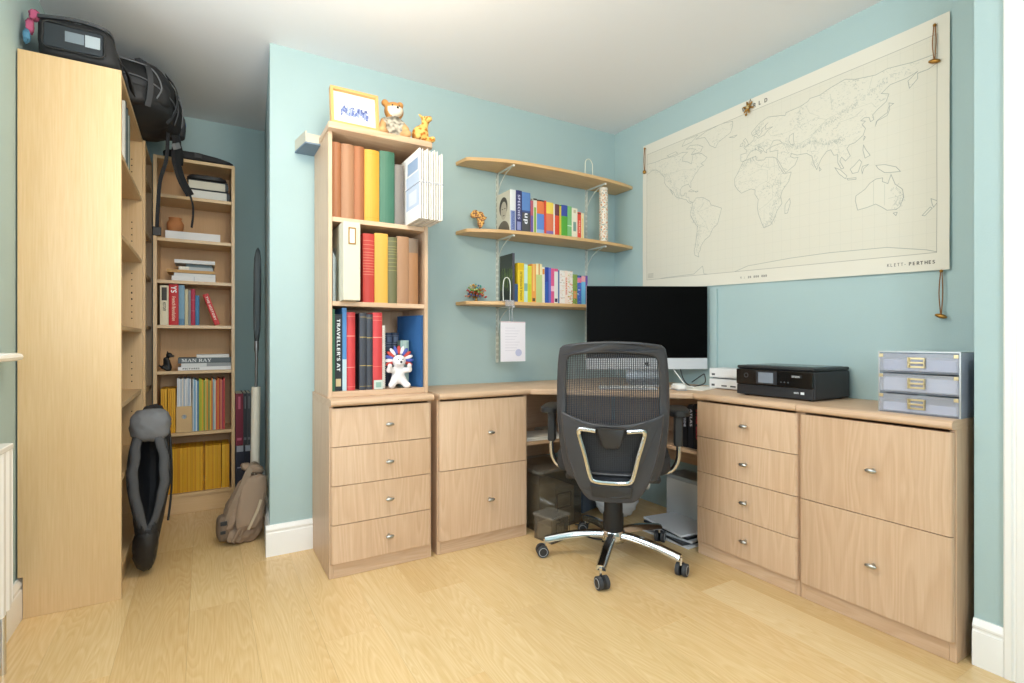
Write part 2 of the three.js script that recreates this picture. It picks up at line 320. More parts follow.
// radiator on the wall below the sill
{
  const r = thing('radiator', 'white ribbed panel radiator under the window sill', 'radiator', [0, 0, 0]);
  const x0 = XL + 0.03, x1 = XL + 0.095, z0 = -2.03, z1 = -0.75, prof = [];
  const N = 26;
  prof.push([x0 + 0.045, z0]);
  for (let i = 0; i < N; i++) { const a = z0 + (z1 - z0) * i / N, d = (z1 - z0) / N; prof.push([x1 - 0.006, a + 0.001], [x1, a + d * 0.2], [x1, a + d * 0.6], [x1 - 0.006, a + d * 0.8]); }
  prof.push([x0 + 0.045, z1]);
  put('front_panel', slab(prof.reverse(), 0.22, 0.675), M.gloss, r);
  put('rear_panel', rb(x0, x0 + 0.014, 0.22, 0.675, z0, z1, 0.004), M.gloss, r);
  put('top_grille', rb(x0 - 0.002, x1 + 0.002, 0.675, 0.692, z0 - 0.002, z1 + 0.002, 0.004), M.gloss, r);
  put('end_panel', rb(x0, x1, 0.23, 0.675, z0 - 0.003, z0, 0.001), M.gloss, r);
  for (const z of [-1.8, -1.0]) put('bracket', bx(XL + 0.0005, x0, 0.3, 0.6, z, z + 0.03), M.white, r);
  put('valve', [capTube([[x0 + 0.03, 0.25, z0], [x0 + 0.03, 0.25, z0 - 0.05]], 0.011), cyl(0.013, 0.013, 0.05, x0 + 0.03, 0.23, z0 - 0.055, 12), cyl(0.008, 0.008, 0.23, x0 + 0.03, 0.0003, z0 - 0.055, 10)], M.chrome, r);
  put('valve_cap', cyl(0.016, 0.014, 0.03, x0 + 0.03, 0.28, z0 - 0.055, 14), M.white, r);
}
// opal globe pendant, just above the frame
{
  const l = thing('pendant_lamp', 'opal globe pendant lamp hanging from the ceiling above the frame', 'lamp', [LAMP.x, 0, LAMP.z]), y = LAMP.y;
  put('ceiling_rose', cyl(0.045, 0.05, 0.022, 0, CEIL - 0.0223, 0, 28), M.white, l);
  put('cord', cyl(0.003, 0.003, CEIL - 0.022 - (y + 0.14), 0, y + 0.14, 0, 8), M.white, l);
  put('lamp_holder', cyl(0.03, 0.022, 0.03, 0, y + 0.118, 0, 20), M.white, l);
  put('globe', ball(0.125, 0, y, 0, 40), std('#fff6e6', 0.4, { emissive: LAMP.color, emissiveIntensity: 2.5 }), l);
  const p = new THREE.PointLight(LAMP.color, LAMP.power, 0, 2); p.position.set(0, y, 0); p.castShadow = true; p.shadow.radius = 6; l.add(p);
}
// ================================================================ bookcases
// built facing +z: width along x from 0, back at z = 0, front at z = depth
function bookcase(label, W, D, shelves, pos, turn, holeSide = []) {
  const H = 2.02, T = 0.018, t = thing('bookcase', label, 'bookcase', pos, turn);
  const side = [[0.0, 0.0005], [0.0, 0.0005], [D, 0.0005], [D, H], [0, H]];
  const cut = [[0.014, 0.0005], [D, 0.0005], [D, H], [0, H], [0, 0.148], [0.014, 0.148]];      // notched over the skirting board
  for (const x of [0, W - T]) {
    const g = extrude(cut, T, { bevel: 0.0008, seg: 1 }).applyMatrix4(new THREE.Matrix4().makeBasis(V(0, 0, 1), V(0, 1, 0), V(-1, 0, 0))).translate(x + T, 0, 0);
    put('side_panel', g, M.birch, t, 'y');
  }
  put('top_panel', rb(T + 0.0003, W - T - 0.0003, H - T, H, 0.006, D - 0.001, 0.001), M.birch, t, 'x');
  put('bottom_shelf', rb(T + 0.0003, W - T - 0.0003, 0.1, 0.118, 0.016, D - 0.001, 0.001), M.birch, t, 'x');
  put('plinth', rb(T + 0.0003, W - T - 0.0003, 0.0005, 0.0997, D - 0.03, D - 0.014, 0.001), M.birch, t, 'x');
  put('back_panel', bx(T + 0.0003, W - T - 0.0003, 0.15, H - T - 0.0003, 0.001, 0.0055), M.back, t, 'y');
  for (const y of shelves) put('shelf', rb(T + 0.0006, W - T - 0.0006, y, y + T, 0.0062, D - 0.004, 0.001), M.birch, t, 'x');
  const holes = [];
  for (const s of holeSide) for (const z of [0.05, D - 0.045]) for (const y0 of [0.2, 0.34, 0.5, 0.78, 1.1, 1.2, 1.46, 1.78]) for (let k = 0; k < 5; k++)
    holes.push(new THREE.CylinderGeometry(0.0032, 0.0032, 0.0006, 8).rotateZ(Math.PI / 2).translate(s ? W - T - 0.0003 : T + 0.0003, y0 + k * 0.032, z));
  if (holes.length) { const h = put('pin_holes', holes, M.dark, t); h.userData.kind = 'stuff'; }
  return t;
}
const BA = { x: -0.57, z: -2.46 }, BB = { x: -0.57, z: -3.262 }, BC = { x: -0.248, z: -3.735 };
const shelvesA = [0.44, 0.723, 1.029, 1.386, 1.702], shelvesB = [0.43, 0.71, 1.05, 1.325, 1.555, 1.84], shelvesC = [0.445, 0.797, 1.056, 1.309, 1.545, 1.79];
bookcase('tall birch bookcase whose wide side panel fills the left edge', 0.8, 0.295, shelvesA, [BA.x, 0, BA.z], Math.PI / 2, [1]);
bookcase('birch bookcase in the alcove corner between the two others', 0.4, 0.305, shelvesB, [BB.x, 0, BB.z], Math.PI / 2, [1]);
bookcase('narrow birch bookcase facing the room in the alcove', 0.4, 0.26, shelvesC, [BC.x, 0, BC.z], 0, []);

// ================================================================ drawer cabinets
const TOP = 0.745, UND = 0.716;
// front edge of the worktop is rolled over (post-formed)
function worktop(W, D, over = 0.018) {
  const pts = [[0, UND], [D + over - 0.012, UND]];
  for (let i = 0; i <= 8; i++) { const a = -Math.PI / 2 + Math.PI * i / 8; pts.push([D + over - 0.0145 + 0.0145 * Math.cos(a), (TOP + UND) / 2 + 0.0145 * Math.sin(a)]); }
  pts.push([0, TOP]);
  return toCreasedNormals(clean(extrude(pts, W).applyMatrix4(new THREE.Matrix4().makeBasis(V(0, 0, 1), V(0, 1, 0), V(-1, 0, 0))).translate(W, 0, 0)), 0.6);
}
// a drawer front with softly rolled vertical edges; plan in x, z
function drawerFront(x0, x1, y0, y1, z, r = 0.016) {
  const plan = [[x0, z], [x1, z]], n = 5;
  for (let i = 0; i <= n; i++) { const a = i / n * Math.PI / 2; plan.push([x1 - r + r * Math.cos(a), z + 0.019 - r + r * Math.sin(a)]); }
  for (let i = 0; i <= n; i++) { const a = Math.PI / 2 + i / n * Math.PI / 2; plan.push([x0 + r + r * Math.cos(a), z + 0.019 - r + r * Math.sin(a)]); }
  return toCreasedNormals(clean(slab(plan, y0, y1)), 0.5);
}
function cabinet(label, W, D, drawers, pos, turn) {
  const t = thing('drawer_cabinet', label, 'cabinet', pos, turn), T = 0.018, F = D - 0.02;
  for (const x of [0, W - T]) put('side_panel', rb(x, x + T, 0.0005, UND - 0.0003, 0, F + 0.002, 0.001), M.beech, t, 'y');
  put('back_panel', bx(T, W - T, 0.02, UND - 0.001, 0.001, 0.008), M.back, t, 'y');
  put('plinth', rb(T + 0.0003, W - T - 0.0003, 0.0005, 0.063, F - 0.014, F + 0.003, 0.001), M.beech, t, 'x');
  put('worktop', worktop(W, D), M.beech, t, 'x');
  const y0 = 0.066, h = (UND - 0.006 - y0) / drawers;
  for (let i = 0; i < drawers; i++) {
    const a = y0 + i * h, b = a + h - 0.003;
    const d = put('drawer', [drawerFront(0.004, W - 0.004, a, b, F + 0.0035), bx(0.03, W - 0.03, a + 0.02, b - 0.03, 0.03, F + 0.0034)], M.beech, t, 'y');
    const k = put('knob', [new THREE.SphereGeometry(1, 18, 12).scale(0.0185, 0.0085, 0.0075).translate(0, 0, 0.0215), new THREE.CylinderGeometry(0.005, 0.0065, 0.017, 12).rotateX(Math.PI / 2).translate(0, 0, 0.0085)], M.steel, d);
    k.position.set(W / 2 + 0.02, (a + b) / 2, F + 0.0226);
  }
  return t;
}
cabinet('beech four-drawer cabinet under the tall narrow bookshelf', 0.448, 0.405, 4, [0.44, 0, -2.606], 0);
cabinet('beech two-drawer filing cabinet between the bookshelf tower and the corner desk', 0.487, 0.405, 2, [0.916, 0, -2.606], 0);
cabinet('beech four-drawer cabinet beneath the black printer', 0.482, 0.385, 4, [2.342, 0, -1.628], -Math.PI / 2);
cabinet('beech two-drawer filing cabinet beneath the clear letter drawers', 0.48, 0.385, 2, [2.342, 0, -1.144], -Math.PI / 2);

// ---------------------------------------------------------------- corner desk
{
  const t = thing('corner_desk', 'beech corner desk with a curved front edge behind the chair', 'desk', [0, 0, 0]);
  const arc = spline([[1.9445, -1.63], [1.9, -1.665], [1.80, -1.77], [1.665, -1.915], [1.53, -2.07], [1.44, -2.15], [1.406, -2.186]], 28);
  const plan = [[1.405, -2.606], [2.342, -2.606], [2.342, -1.63], ...arc];
  put('worktop', toCreasedNormals(clean(slab(plan, UND, TOP, 0.008, 3)), 0.5), M.beech, t, 'x');
  put('modesty_panel', bx(1.43, 2.3, 0.3, UND - 0.0005, -2.602, -2.586), M.beech, t, 'x');
  put('modesty_panel', bx(2.322, 2.338, 0.3, UND - 0.0005, -2.58, -1.65), M.beech, t, 'z');
  put('under_shelf', slab([[1.41, -2.585], [2.32, -2.585], [2.32, -1.636], [1.99, -1.636], [1.99, -2.05], [1.86, -2.24], [1.41, -2.24]], 0.448, 0.466, 0.001, 1), M.beech, t, 'x');
  put('leg', rb(2.24, 2.3, 0.0005, 0.4478, -2.57, -2.51, 0.003), M.beech, t, 'y');
}
// ---------------------------------------------------------------- tower of shelves on the four-drawer cabinet
const TW = { x0: 0.448, x1: 0.895, z0: -2.6, z1: -2.275, y0: TOP + 0.0006, y1: 1.905 };
{
  const t = thing('shelf_tower', 'tall narrow beech bookshelf standing on the four-drawer cabinet', 'bookshelf', [0, 0, 0]);
  const { x0, x1, z0, z1, y0, y1 } = TW, T = 0.016;
  put('side_panel', rb(x0, x0 + T, y0, y1 - 0.0283, z0, z1, 0.0015), M.beech, t, 'y');
  put('side_panel', rb(x1 - T, x1, y0, y1 - 0.0283, z0, z1, 0.0015), M.beech, t, 'y');
  put('back_panel', bx(x0 + T, x1 - T, y0, y1 - 0.0285, z0 + 0.001, z0 + 0.007), M.beech, t, 'y');
  put('bottom_shelf', rb(x0 + T + 0.0003, x1 - T - 0.0003, y0, y0 + 0.024, z0 + 0.0075, z1 - 0.002, 0.0015), M.beech, t, 'x');
  for (const y of [1.136, 1.495]) put('shelf', rb(x0 + T + 0.0003, x1 - T - 0.0003, y, y + 0.02, z0 + 0.0075, z1 - 0.002, 0.0015), M.beech, t, 'x');
  const top = [[x0 - 0.006, z0], [x1 + 0.008, z0], [x1 + 0.014, z1 + 0.018], [x1 + 0.006, z1 + 0.032], [x1 - 0.01, z1 + 0.036], [x0, z1 + 0.036], [x0 - 0.006, z1 + 0.03]];
  put('top_panel', toCreasedNormals(clean(slab(top, y1 - 0.028, y1, 0.004, 2)), 0.5), M.beech, t, 'x');
}
// small shelf on the wall beside the tower
{
  const t = thing('wall_ledge', 'small grey box ledge on the wall left of the bookshelf tower', 'ledge', [0, 0, 0]);
  put('tray', toCreasedNormals(clean(slab([[0.362, -2.6095], [0.449, -2.6095], [0.449, -2.45], [0.385, -2.45]], 1.868, 1.876, 0.001, 1)), 0.5), std('#74879a', 0.6), t);
  put('rim', [bx(0.366, 0.449, 1.8762, 1.925, -2.6095, -2.6035), slab([[0.362, -2.603], [0.368, -2.603], [0.391, -2.451], [0.385, -2.451]], 1.8762, 1.925), bx(0.392, 0.449, 1.8762, 1.914, -2.457, -2.451)], std('#c9c4b2', 0.7), t);
}
// ---------------------------------------------------------------- wall shelves on slotted rails
const SHY = [1.18, 1.568, 1.95];            // undersides
{
  const tS = 0.019;
  const names = ['lowest wall shelf, ending behind the computer screen', 'middle wall shelf carrying the Africa ornament and story books', 'topmost wall shelf, empty but for a clear stand'];
  SHY.forEach((y, i) => {
    const arc = spline([[2.3425, -2.44], [2.2, -2.408], [1.95, -2.388], [1.65, -2.392], [1.4, -2.42], [1.215, -2.49]], 24);
    const plan = [[1.185, -2.602], [2.3425, -2.602], ...arc, [1.2, -2.505]];
    const m = solo('wall_shelf', toCreasedNormals(clean(slab(plan, 0, tS, 0.002, 1)), 0.4), M.shelf, 'beech bow-fronted ' + names[i], 'shelf', [0, y, 0], 0, undefined, 'x');
  });
  for (const [x, where] of [[1.448, 'left white slotted rail holding the wall shelves'], [2.1, 'right white slotted rail holding the wall shelves, nearer the corner']]) {
    const t = thing('shelf_rail', where, 'shelf rail', [x, 0, 0]);
    put('rail', [bx(-0.008, 0.008, 0.86, 2.02, -2.6097, -2.6055), bx(-0.008, -0.0065, 0.86, 2.02, -2.6055, -2.6035), bx(0.0065, 0.008, 0.86, 2.02, -2.6055, -2.6035)], M.rail, t);
    const slots = []; for (let k = 0; k < 34; k++) slots.push(bx(-0.006, -0.003, 0.88 + k * 0.0325, 0.9 + k * 0.0325, -2.6056, -2.6051), bx(0.003, 0.006, 0.88 + k * 0.0325, 0.9 + k * 0.0325, -2.6056, -2.6051));
    put('slots', slots, std('#8f9a92', 0.6), t).userData.kind = 'stuff';
    for (const y of SHY) {
      const b = put('bracket', [bx(-0.003, 0.003, y - 0.01, y - 0.0004, -2.6033, -2.42), tube([[0, y - 0.012, -2.45], [0, y - 0.03, -2.51], [0, y - 0.075, -2.57], [0, y - 0.12, -2.598]], 0.0026, 18, 6), bx(-0.003, 0.003, y - 0.135, y - 0.0004, -2.6033, -2.594)], M.rail, t);
      put('screw', ball(0.006, 0, y - 0.008, -2.418, 10), M.white, b);
    }
  }
}
// ================================================================ books
// spec: t thickness, h height, d depth, base colour, plus print: bands [[from, to, colour]], text, ink, lines ...
function drawSpine(c, W, H, s) {
  c.fillStyle = s.base; c.fillRect(-1, -1, W + 2, H + 2);
  for (const [a, b, col, inset = 0] of s.bands || []) { c.fillStyle = col; c.fillRect(W * inset, a * H, W * (1 - 2 * inset), Math.max(1, (b - a) * H)); }
  for (const [a, col, wd = 0.004] of s.lines || []) { c.fillStyle = col; c.fillRect(0, a * H, W, Math.max(1.5, wd * H)); }
  for (const [text, ink, from, to, size = 0.6, font = 'bold'] of s.texts || []) {       // read from top to bottom
    c.save(); c.translate(W / 2, from * H); c.rotate(Math.PI / 2); c.fillStyle = ink;
    const px = Math.min(W * size, H * 0.2); c.font = `${font} ${Math.max(5, px)}px ${s.face || 'sans-serif'}`; c.textBaseline = 'middle';
    const room = (to - from) * H, len = c.measureText(text).width; if (len > 0) c.scale(Math.min(1.6, room / len), 1);
    c.fillText(text, 0, 0); c.restore();
  }
  if (s.speckle) for (let i = 0; i < s.speckle; i++) { c.fillStyle = s.inks[i % s.inks.length]; c.fillRect(rnd() * W, rnd() * H, 2 + rnd() * W * 0.4, 2 + rnd() * 5); }
}
// local: spine at z = 0 facing +z, foot at y = 0, centred on x
function bookShape(s) {
  const { t, h, d } = s, b = s.board ?? 0.0022, over = s.over ?? 0.003, bulge = s.bulge ?? Math.min(0.006, t * 0.12), n = bulge > 0.0005 ? 6 : 1;
  const out = [], inn = [];
  for (let i = 0; i <= n; i++) { const a = -1 + 2 * i / n; out.push([a * t / 2, -bulge * a * a]); inn.push([a * (t / 2 - b), -bulge * a * a - b]); }
  const pts = [[-t / 2, -d], ...out, [t / 2, -d], [t / 2 - b, -d], ...inn.reverse(), [-t / 2 + b, -d]];
  const cover = clean(extrude(pts.map(([x, z]) => [x, -z]), h).rotateX(-Math.PI / 2));
  const spine = printSlot(t, h, (c, W, H) => drawSpine(c, W, H, s)), sideC = s.side || s.base;
  const face = s.cover ? printSlot(d, h, (c, W, H) => { c.fillStyle = sideC; c.fillRect(-1, -1, W + 2, H + 2); s.cover(c, W, H); }) : printSlot(0.006, 0.006, (c, W, H) => { c.fillStyle = sideC; c.fillRect(-1, -1, W + 2, H + 2); });
  const p = cover.attributes.position, nn = cover.attributes.normal, uv = cover.attributes.uv;
  for (let i = 0; i < p.count; i++) {
    const x = p.getX(i), y = p.getY(i), z = p.getZ(i);
    if (nn.getZ(i) > 0.5 && z > -bulge - 0.001) uv.setXY(i, spine.u0 + (x / t + 0.5) * (spine.u1 - spine.u0), spine.v0 + y / h * (spine.v1 - spine.v0));
    else if (s.cover) uv.setXY(i, face.u0 + (-z / d) * (face.u1 - face.u0), face.v0 + y / h * (face.v1 - face.v0));
    else uv.setXY(i, (face.u0 + face.u1) / 2, (face.v0 + face.v1) / 2);
  }
  if (s.cover) for (let i = 0; i < p.count; i++) if (nn.getX(i) < -0.5) uv.setX(i, face.u1 - (uv.getX(i) - face.u0));   // the front board is on the left, read the right way round
  const block = bx(-t / 2 + b, t / 2 - b, over, h - over, -d + over, -bulge - b - 0.0002);
  return { cover, block };
}
function book(s, pos, turn = 0, lean = 0) {
  const o = thing(s.name || 'book', s.label, s.category || 'book', pos, turn, s.group), { cover, block } = bookShape(s);
  if (s.flat) for (const g of [cover, block]) g.rotateZ(Math.PI / 2).translate(s.h / 2, s.t / 2, 0);
  put('cover', cover, M.print, o); put('pages', block, s.pages || M.pages, o);
  if (lean) o.rotation.z = lean;
  return o;
}
// a row of books along x at a given depth: each spec gives t; x0 is the left face of the first
function row(list, x0, y, z, gap = 0.0012) {
  let x = x0;
  for (const s of list) {
    if (s.x !== undefined) x = s.x;
    const tilt = s.lean || 0;
    book(s, [x + s.t / 2, y + 0.0004 + (tilt ? Math.abs(Math.sin(tilt)) * s.t / 2 : 0), z - (s.back || 0)], s.turn || 0, tilt);
    x += s.t + gap;
  }
  return x;
}
const GOLD = '#d9b65a';
// ---------------------------------------------------------------- shelf tower, upper shelf: tall bound volumes
const leather = (base, light) => ({ base, h: 0.325, d: 0.22, over: 0.002, bulge: 0.009 });
row([
  { ...leather('#a26a46'), t: 0.041, label: 'tall tan leather album at the left end of the upper tower shelf' },
  { ...leather('#a97c5c'), t: 0.054, label: 'thick pale brown leather album, second on the upper tower shelf' },
  { ...leather('#a26640'), t: 0.043, label: 'tall tan album beside the yellow volume' },
  { ...leather('#d69f36'), t: 0.066, h: 0.32, label: 'thick golden yellow album on the upper tower shelf', lines: [[0.05, '#c98f1d'], [0.94, '#c98f1d']] },
  { ...leather('#3f6f5a'), t: 0.069, h: 0.326, side: '#2f5545', label: 'thick dark green album on the upper tower shelf' },
  { ...leather('#77706a'), t: 0.042, h: 0.275, label: 'grey cloth album beside the white leaflets' },
], TW.x0 + 0.0168, 1.515, -2.292);
{ // bundle of white leaflets jutting out over the right end
  const t = thing('leaflet_bundle', 'fanned bundle of white leaflets jutting from the upper tower shelf', 'leaflets', [0, 1.5155, 0]);
  const sl = printSlot(0.3, 0.3, (c, W, H) => { c.fillStyle = '#eceae6'; c.fillRect(-1, -1, W + 2, H + 2); c.fillStyle = '#b9c8dd'; c.fillRect(W * 0.5, H * 0.3, W * 0.5, H * 0.5); c.fillStyle = '#8fa5c4'; c.fillRect(W * 0.55, H * 0.1, W * 0.4, H * 0.18); c.fillStyle = '#d2d8e2'; c.fillRect(W * 0.6, H * 0.55, W * 0.3, H * 0.2); }, 400);
  const sheetW = [M.paper, std('#dedcd8', 0.85), std('#f4f3ef', 0.8)];
  for (let i = 0; i < 10; i++) {
    const x = 0.7955 + i * 0.0112, inside = i < 7, z0 = inside ? -2.47 : -2.27, h = 0.305 - 0.004 * (i % 3) - (i > 7 ? 0.01 : 0);
    const f = [bx(x, x + 0.0035, 0.0002, h, z0, -2.12 + 0.004 * (i % 2)), bx(x + 0.0042, x + 0.0078, 0.0002 + 0.002 * (i % 2), h - 0.003, z0 + 0.004, -2.125)];
    put('leaflet', f, sheetW[i % 3], t);
  }
  const p = put('cover_sheet', plate(0.33, 0.3, sl, 0.0008).rotateY(-Math.PI / 2), M.print, t); p.position.set(0.7946, 0.1502, -2.287);
  put('band', [bx(0.7928, 0.905, 0.155, 0.16, -2.1148, -2.114), bx(0.7936, 0.794, 0.155, 0.16, -2.3, -2.114)], M.frosted, t);
}
// ---------------------------------------------------------------- shelf tower, middle shelf
{
  const t = thing('plastic_wallet', 'clear plastic wallet of papers beside the cream box file', 'wallet', [TW.x0 + 0.018, 1.1564, -2.29]);
  for (let i = 0; i < 4; i++) put('sheets', bx(0.001 + i * 0.0032, 0.003 + i * 0.0032, 0.001, 0.21 - 0.006 * i, -0.2, 0.01 - 0.004 * i), i % 2 ? M.paper : std('#b8bcc2', 0.6), t);
  put('sleeve', [bx(0, 0.0006, 0, 0.225, -0.2, 0.014), bx(0.0136, 0.0142, 0, 0.225, -0.2, 0.014), bx(0, 0.0142, 0, 0.225, 0.014, 0.0146)], M.clear, t);
}
{
  const t = thing('box_file', 'cream box file with a label window, jutting from the middle tower shelf', 'box file', [0.4945, 1.1564, -2.205]);
  put('case', rb(0, 0.07, 0, 0.33, -0.27, 0, 0.003), std('#d3ceb8', 0.6), t);
  const lab = put('label_holder', extrude([[0.02, 0.235], [0.05, 0.235], [0.05, 0.305], [0.02, 0.305]], 0.003, { holes: [[[0.0245, 0.24], [0.0455, 0.24], [0.0455, 0.3], [0.0245, 0.3]]] }).translate(0, 0, 0.0004), M.brass, t);
  put('label_card', bx(0.024, 0.046, 0.2395, 0.3005, 0.0003, 0.0008), M.paper, lab);
}
row([
  { t: 0.019, h: 0.27, d: 0.2, base: '#4c5348', x: 0.5665, back: 0.02, label: 'slim dark grey book tucked behind the cream box file' },
  { t: 0.05, h: 0.305, d: 0.22, base: '#c5423b', bulge: 0.007, x: 0.5995, label: 'red cloth book with fine gilt lettering beside the cream box file', lines: [0.1, 0.16, 0.22, 0.27, 0.31, 0.35, 0.39, 0.43, 0.47, 0.51, 0.55, 0.59].map((y) => [y, '#e2a284', 0.006]), lean: 0.0 },
  { t: 0.06, h: 0.312, d: 0.22, base: '#e3b14f', bulge: 0.006, label: 'thick mustard yellow volume on the middle tower shelf' },
  { t: 0.041, h: 0.3, d: 0.21, base: '#6a6a48', bulge: 0.006, label: 'olive green book with gilt bands on the middle tower shelf', lines: [0.06, 0.14, 0.18, 0.22, 0.26, 0.32, 0.38, 0.44, 0.5].map((y) => [y, '#a79d62', 0.006]) },
  { t: 0.054, h: 0.308, d: 0.22, base: '#a98161', side: '#c2a58a', bulge: 0.004, label: 'pale brown leather volume beside the olive book' },
  { t: 0.044, h: 0.304, d: 0.22, base: '#a2744d', bulge: 0.004, bands: [[0, 0.22, '#7e6a58']], label: 'brown leather volume at the right end of the middle tower shelf' },
], 0.57, 1.156, -2.292);
// ---------------------------------------------------------------- shelf tower, bottom shelf
const yT = TW.y0 + 0.0245;
const redAlbum = { h: 0.34, d: 0.24, base: '#c93f42', bulge: 0.006, lines: [[0.05, '#e9a58a'], [0.3, '#e9b0a0', 0.008], [0.7, '#e9b0a0', 0.006], [0.95, '#e9a58a']] };
const blackAlbum = { h: 0.338, d: 0.24, base: '#3b3f49', bulge: 0.005, lines: [[0.05, GOLD], [0.31, GOLD, 0.007], [0.68, GOLD, 0.007], [0.95, GOLD]] };
row([
  { t: 0.0125, h: 0.352, d: 0.22, base: '#2f6a4d', bulge: 0, label: 'thin green book at the left end of the bottom tower shelf' },
  { t: 0.03, h: 0.33, d: 0.22, base: '#20252b', bulge: 0, back: 0.004, texts: [["TRAVELLER'S AT", '#dfe3e6', 0.06, 0.8, 0.62]], bands: [[0.84, 0.94, '#c9b48a', 0.15]], label: 'black travel atlas with white capitals down its spine' },
  { t: 0.017, h: 0.358, d: 0.24, base: '#4f86bd', bulge: 0, bands: [[0.62, 1, '#b8cfd8']], label: 'slim tall blue book on the bottom tower shelf' },
  { ...redAlbum, t: 0.037, label: 'red album with gilt lines beside the slim blue book' },
  { ...blackAlbum, t: 0.03, x: 0.584, label: 'black album with gilt lines, right beside the first red album' },
  { ...blackAlbum, t: 0.026, h: 0.334, label: 'thinner black album between the black and the second red album' },
  { ...redAlbum, t: 0.042, h: 0.342, lines: [[0.05, '#e9a58a'], [0.1, '#e9a58a'], [0.32, '#e9b0a0', 0.008], [0.7, '#e0806a', 0.006]], label: 'thick red album behind the small glass cube' },
], TW.x0 + 0.0168, yT, -2.29);
{ // spiral-bound notebook
  const t = thing('spiral_notebook', 'white spiral-bound notebook next to the thick red album', 'notebook', [0.687, yT + 0.0004, -2.3]);
  put('leaves', bx(0.002, 0.014, 0.001, 0.285, -0.2, -0.012), M.paper, t);
  put('cover', [bx(0.0005, 0.0018, 0, 0.286, -0.202, -0.01), bx(0.0142, 0.0155, 0, 0.286, -0.202, -0.01)], std('#cfcfc4', 0.6), t);
  const coils = []; for (let k = 0; k < 26; k++) coils.push(new THREE.TorusGeometry(0.009, 0.0014, 6, 12).rotateX(Math.PI / 2).translate(0.008, 0.012 + k * 0.0104, -0.012));
  put('spiral', coils, std('#e2e2dc', 0.4), t).userData.kind = 'stuff';
}
for (let i = 0; i < 3; i++) book({ t: 0.03, h: 0.255, d: 0.16, base: '#2e3a52', bulge: 0.004, lines: [[0.06, '#b9c3d6'], [0.2, '#b9c3d6'], [0.25, '#b9c3d6']], bands: [[0.08, 0.18, '#5b6a86', 0.15]],
  label: ['navy volume nearest the notebook, behind the white toy lion', 'middle navy volume behind the white toy lion', 'navy volume nearest the grey-green book, behind the white toy lion'][i] }, [0.7265 + i * 0.0315, yT + 0.0004, -2.42]);
book({ t: 0.04, h: 0.218, d: 0.05, base: '#93aaa4', side: '#7d948f', bulge: 0.004, bands: [[0.0, 1, '#a9bcb4', 0.3]], label: 'grey-green book at the right end of the bottom tower shelf' }, [0.807, yT + 0.0004, -2.345]);
book({ name: 'folder', category: 'folder', t: 0.012, h: 0.335, d: 0.19, base: '#2f5f96', bulge: 0, label: 'tall blue folder standing behind the grey-green book' }, [0.8705, yT + 0.0004, -2.29], 0.28);
// ================================================================ narrow bookcase in the alcove
const CX0 = BC.x + 0.0186, CX1 = BC.x + 0.4 - 0.0186, cz = -3.495, onC = (i) => (i < 0 ? 0.1185 : shelvesC[i] + 0.0185);
// top shelf: two ring binders lying flat with a dark sleeve on top
function flat(s, x, y, z, turn = 0) { return book({ ...s, flat: true }, [x, y + 0.0004, z], turn); }
{
  const y = onC(5); let yy = y;
  for (const [i, lab] of [[0, 'lower white page-edged folder lying on the top shelf of the narrow bookcase'], [1, 'upper white page-edged folder lying on the top shelf of the narrow bookcase']]) {
    const t = thing('folder', lab, 'folder', [0.026 - i * 0.008, yy + 0.0004, -3.5]);
    put('paper_block', rb(-0.1, 0.085, 0.003, 0.05, -0.18, -0.002, 0.004), i ? std('#dcd8c8', 0.8) : std('#e6e6e0', 0.8), t);
    put('cover', [rb(-0.102, 0.098, 0, 0.0028, -0.185, 0.002, 0.001), rb(-0.102, 0.098, 0.0502, 0.053, -0.185, 0.002, 0.001), toCreasedNormals(clean(extrude([[0.086, 0.003], [0.09, 0.003], [0.1, 0.012], [0.102, 0.0265], [0.1, 0.04], [0.09, 0.05], [0.086, 0.05]], 0.185).translate(0, 0, -0.183)), 0.8)], std('#3c4348', 0.6), t);
    yy += 0.0545;
  }
  const t = solo('document_pouch', blob(0.1, 0.016, 0.09, 0.5, 0.08, 4, 3), M.charcoal, 'dark grey pouch on the two white folders', 'pouch', [0.01, yy + 0.0175, -3.58]);
}
flat({ t: 0.045, h: 0.27, d: 0.2, base: '#e9e9ea', side: '#3a4654', bulge: 0, label: 'wide white-edged book lying alone on the second shelf' }, -0.058, onC(4), -3.5);
{ // small terracotta ornament behind it
  const t = solo('terracotta_pot', lathe([[0, 0], [0.03, 0], [0.04, 0.03], [0.043, 0.06], [0.03, 0.085], [0.034, 0.095], [0.028, 0.095], [0.025, 0.085], [0, 0.03]]), std('#d08a56', 0.8), 'small terracotta pot behind the white-edged book', 'pot', [-0.15, onC(4) + 0.0465, -3.62]);
}
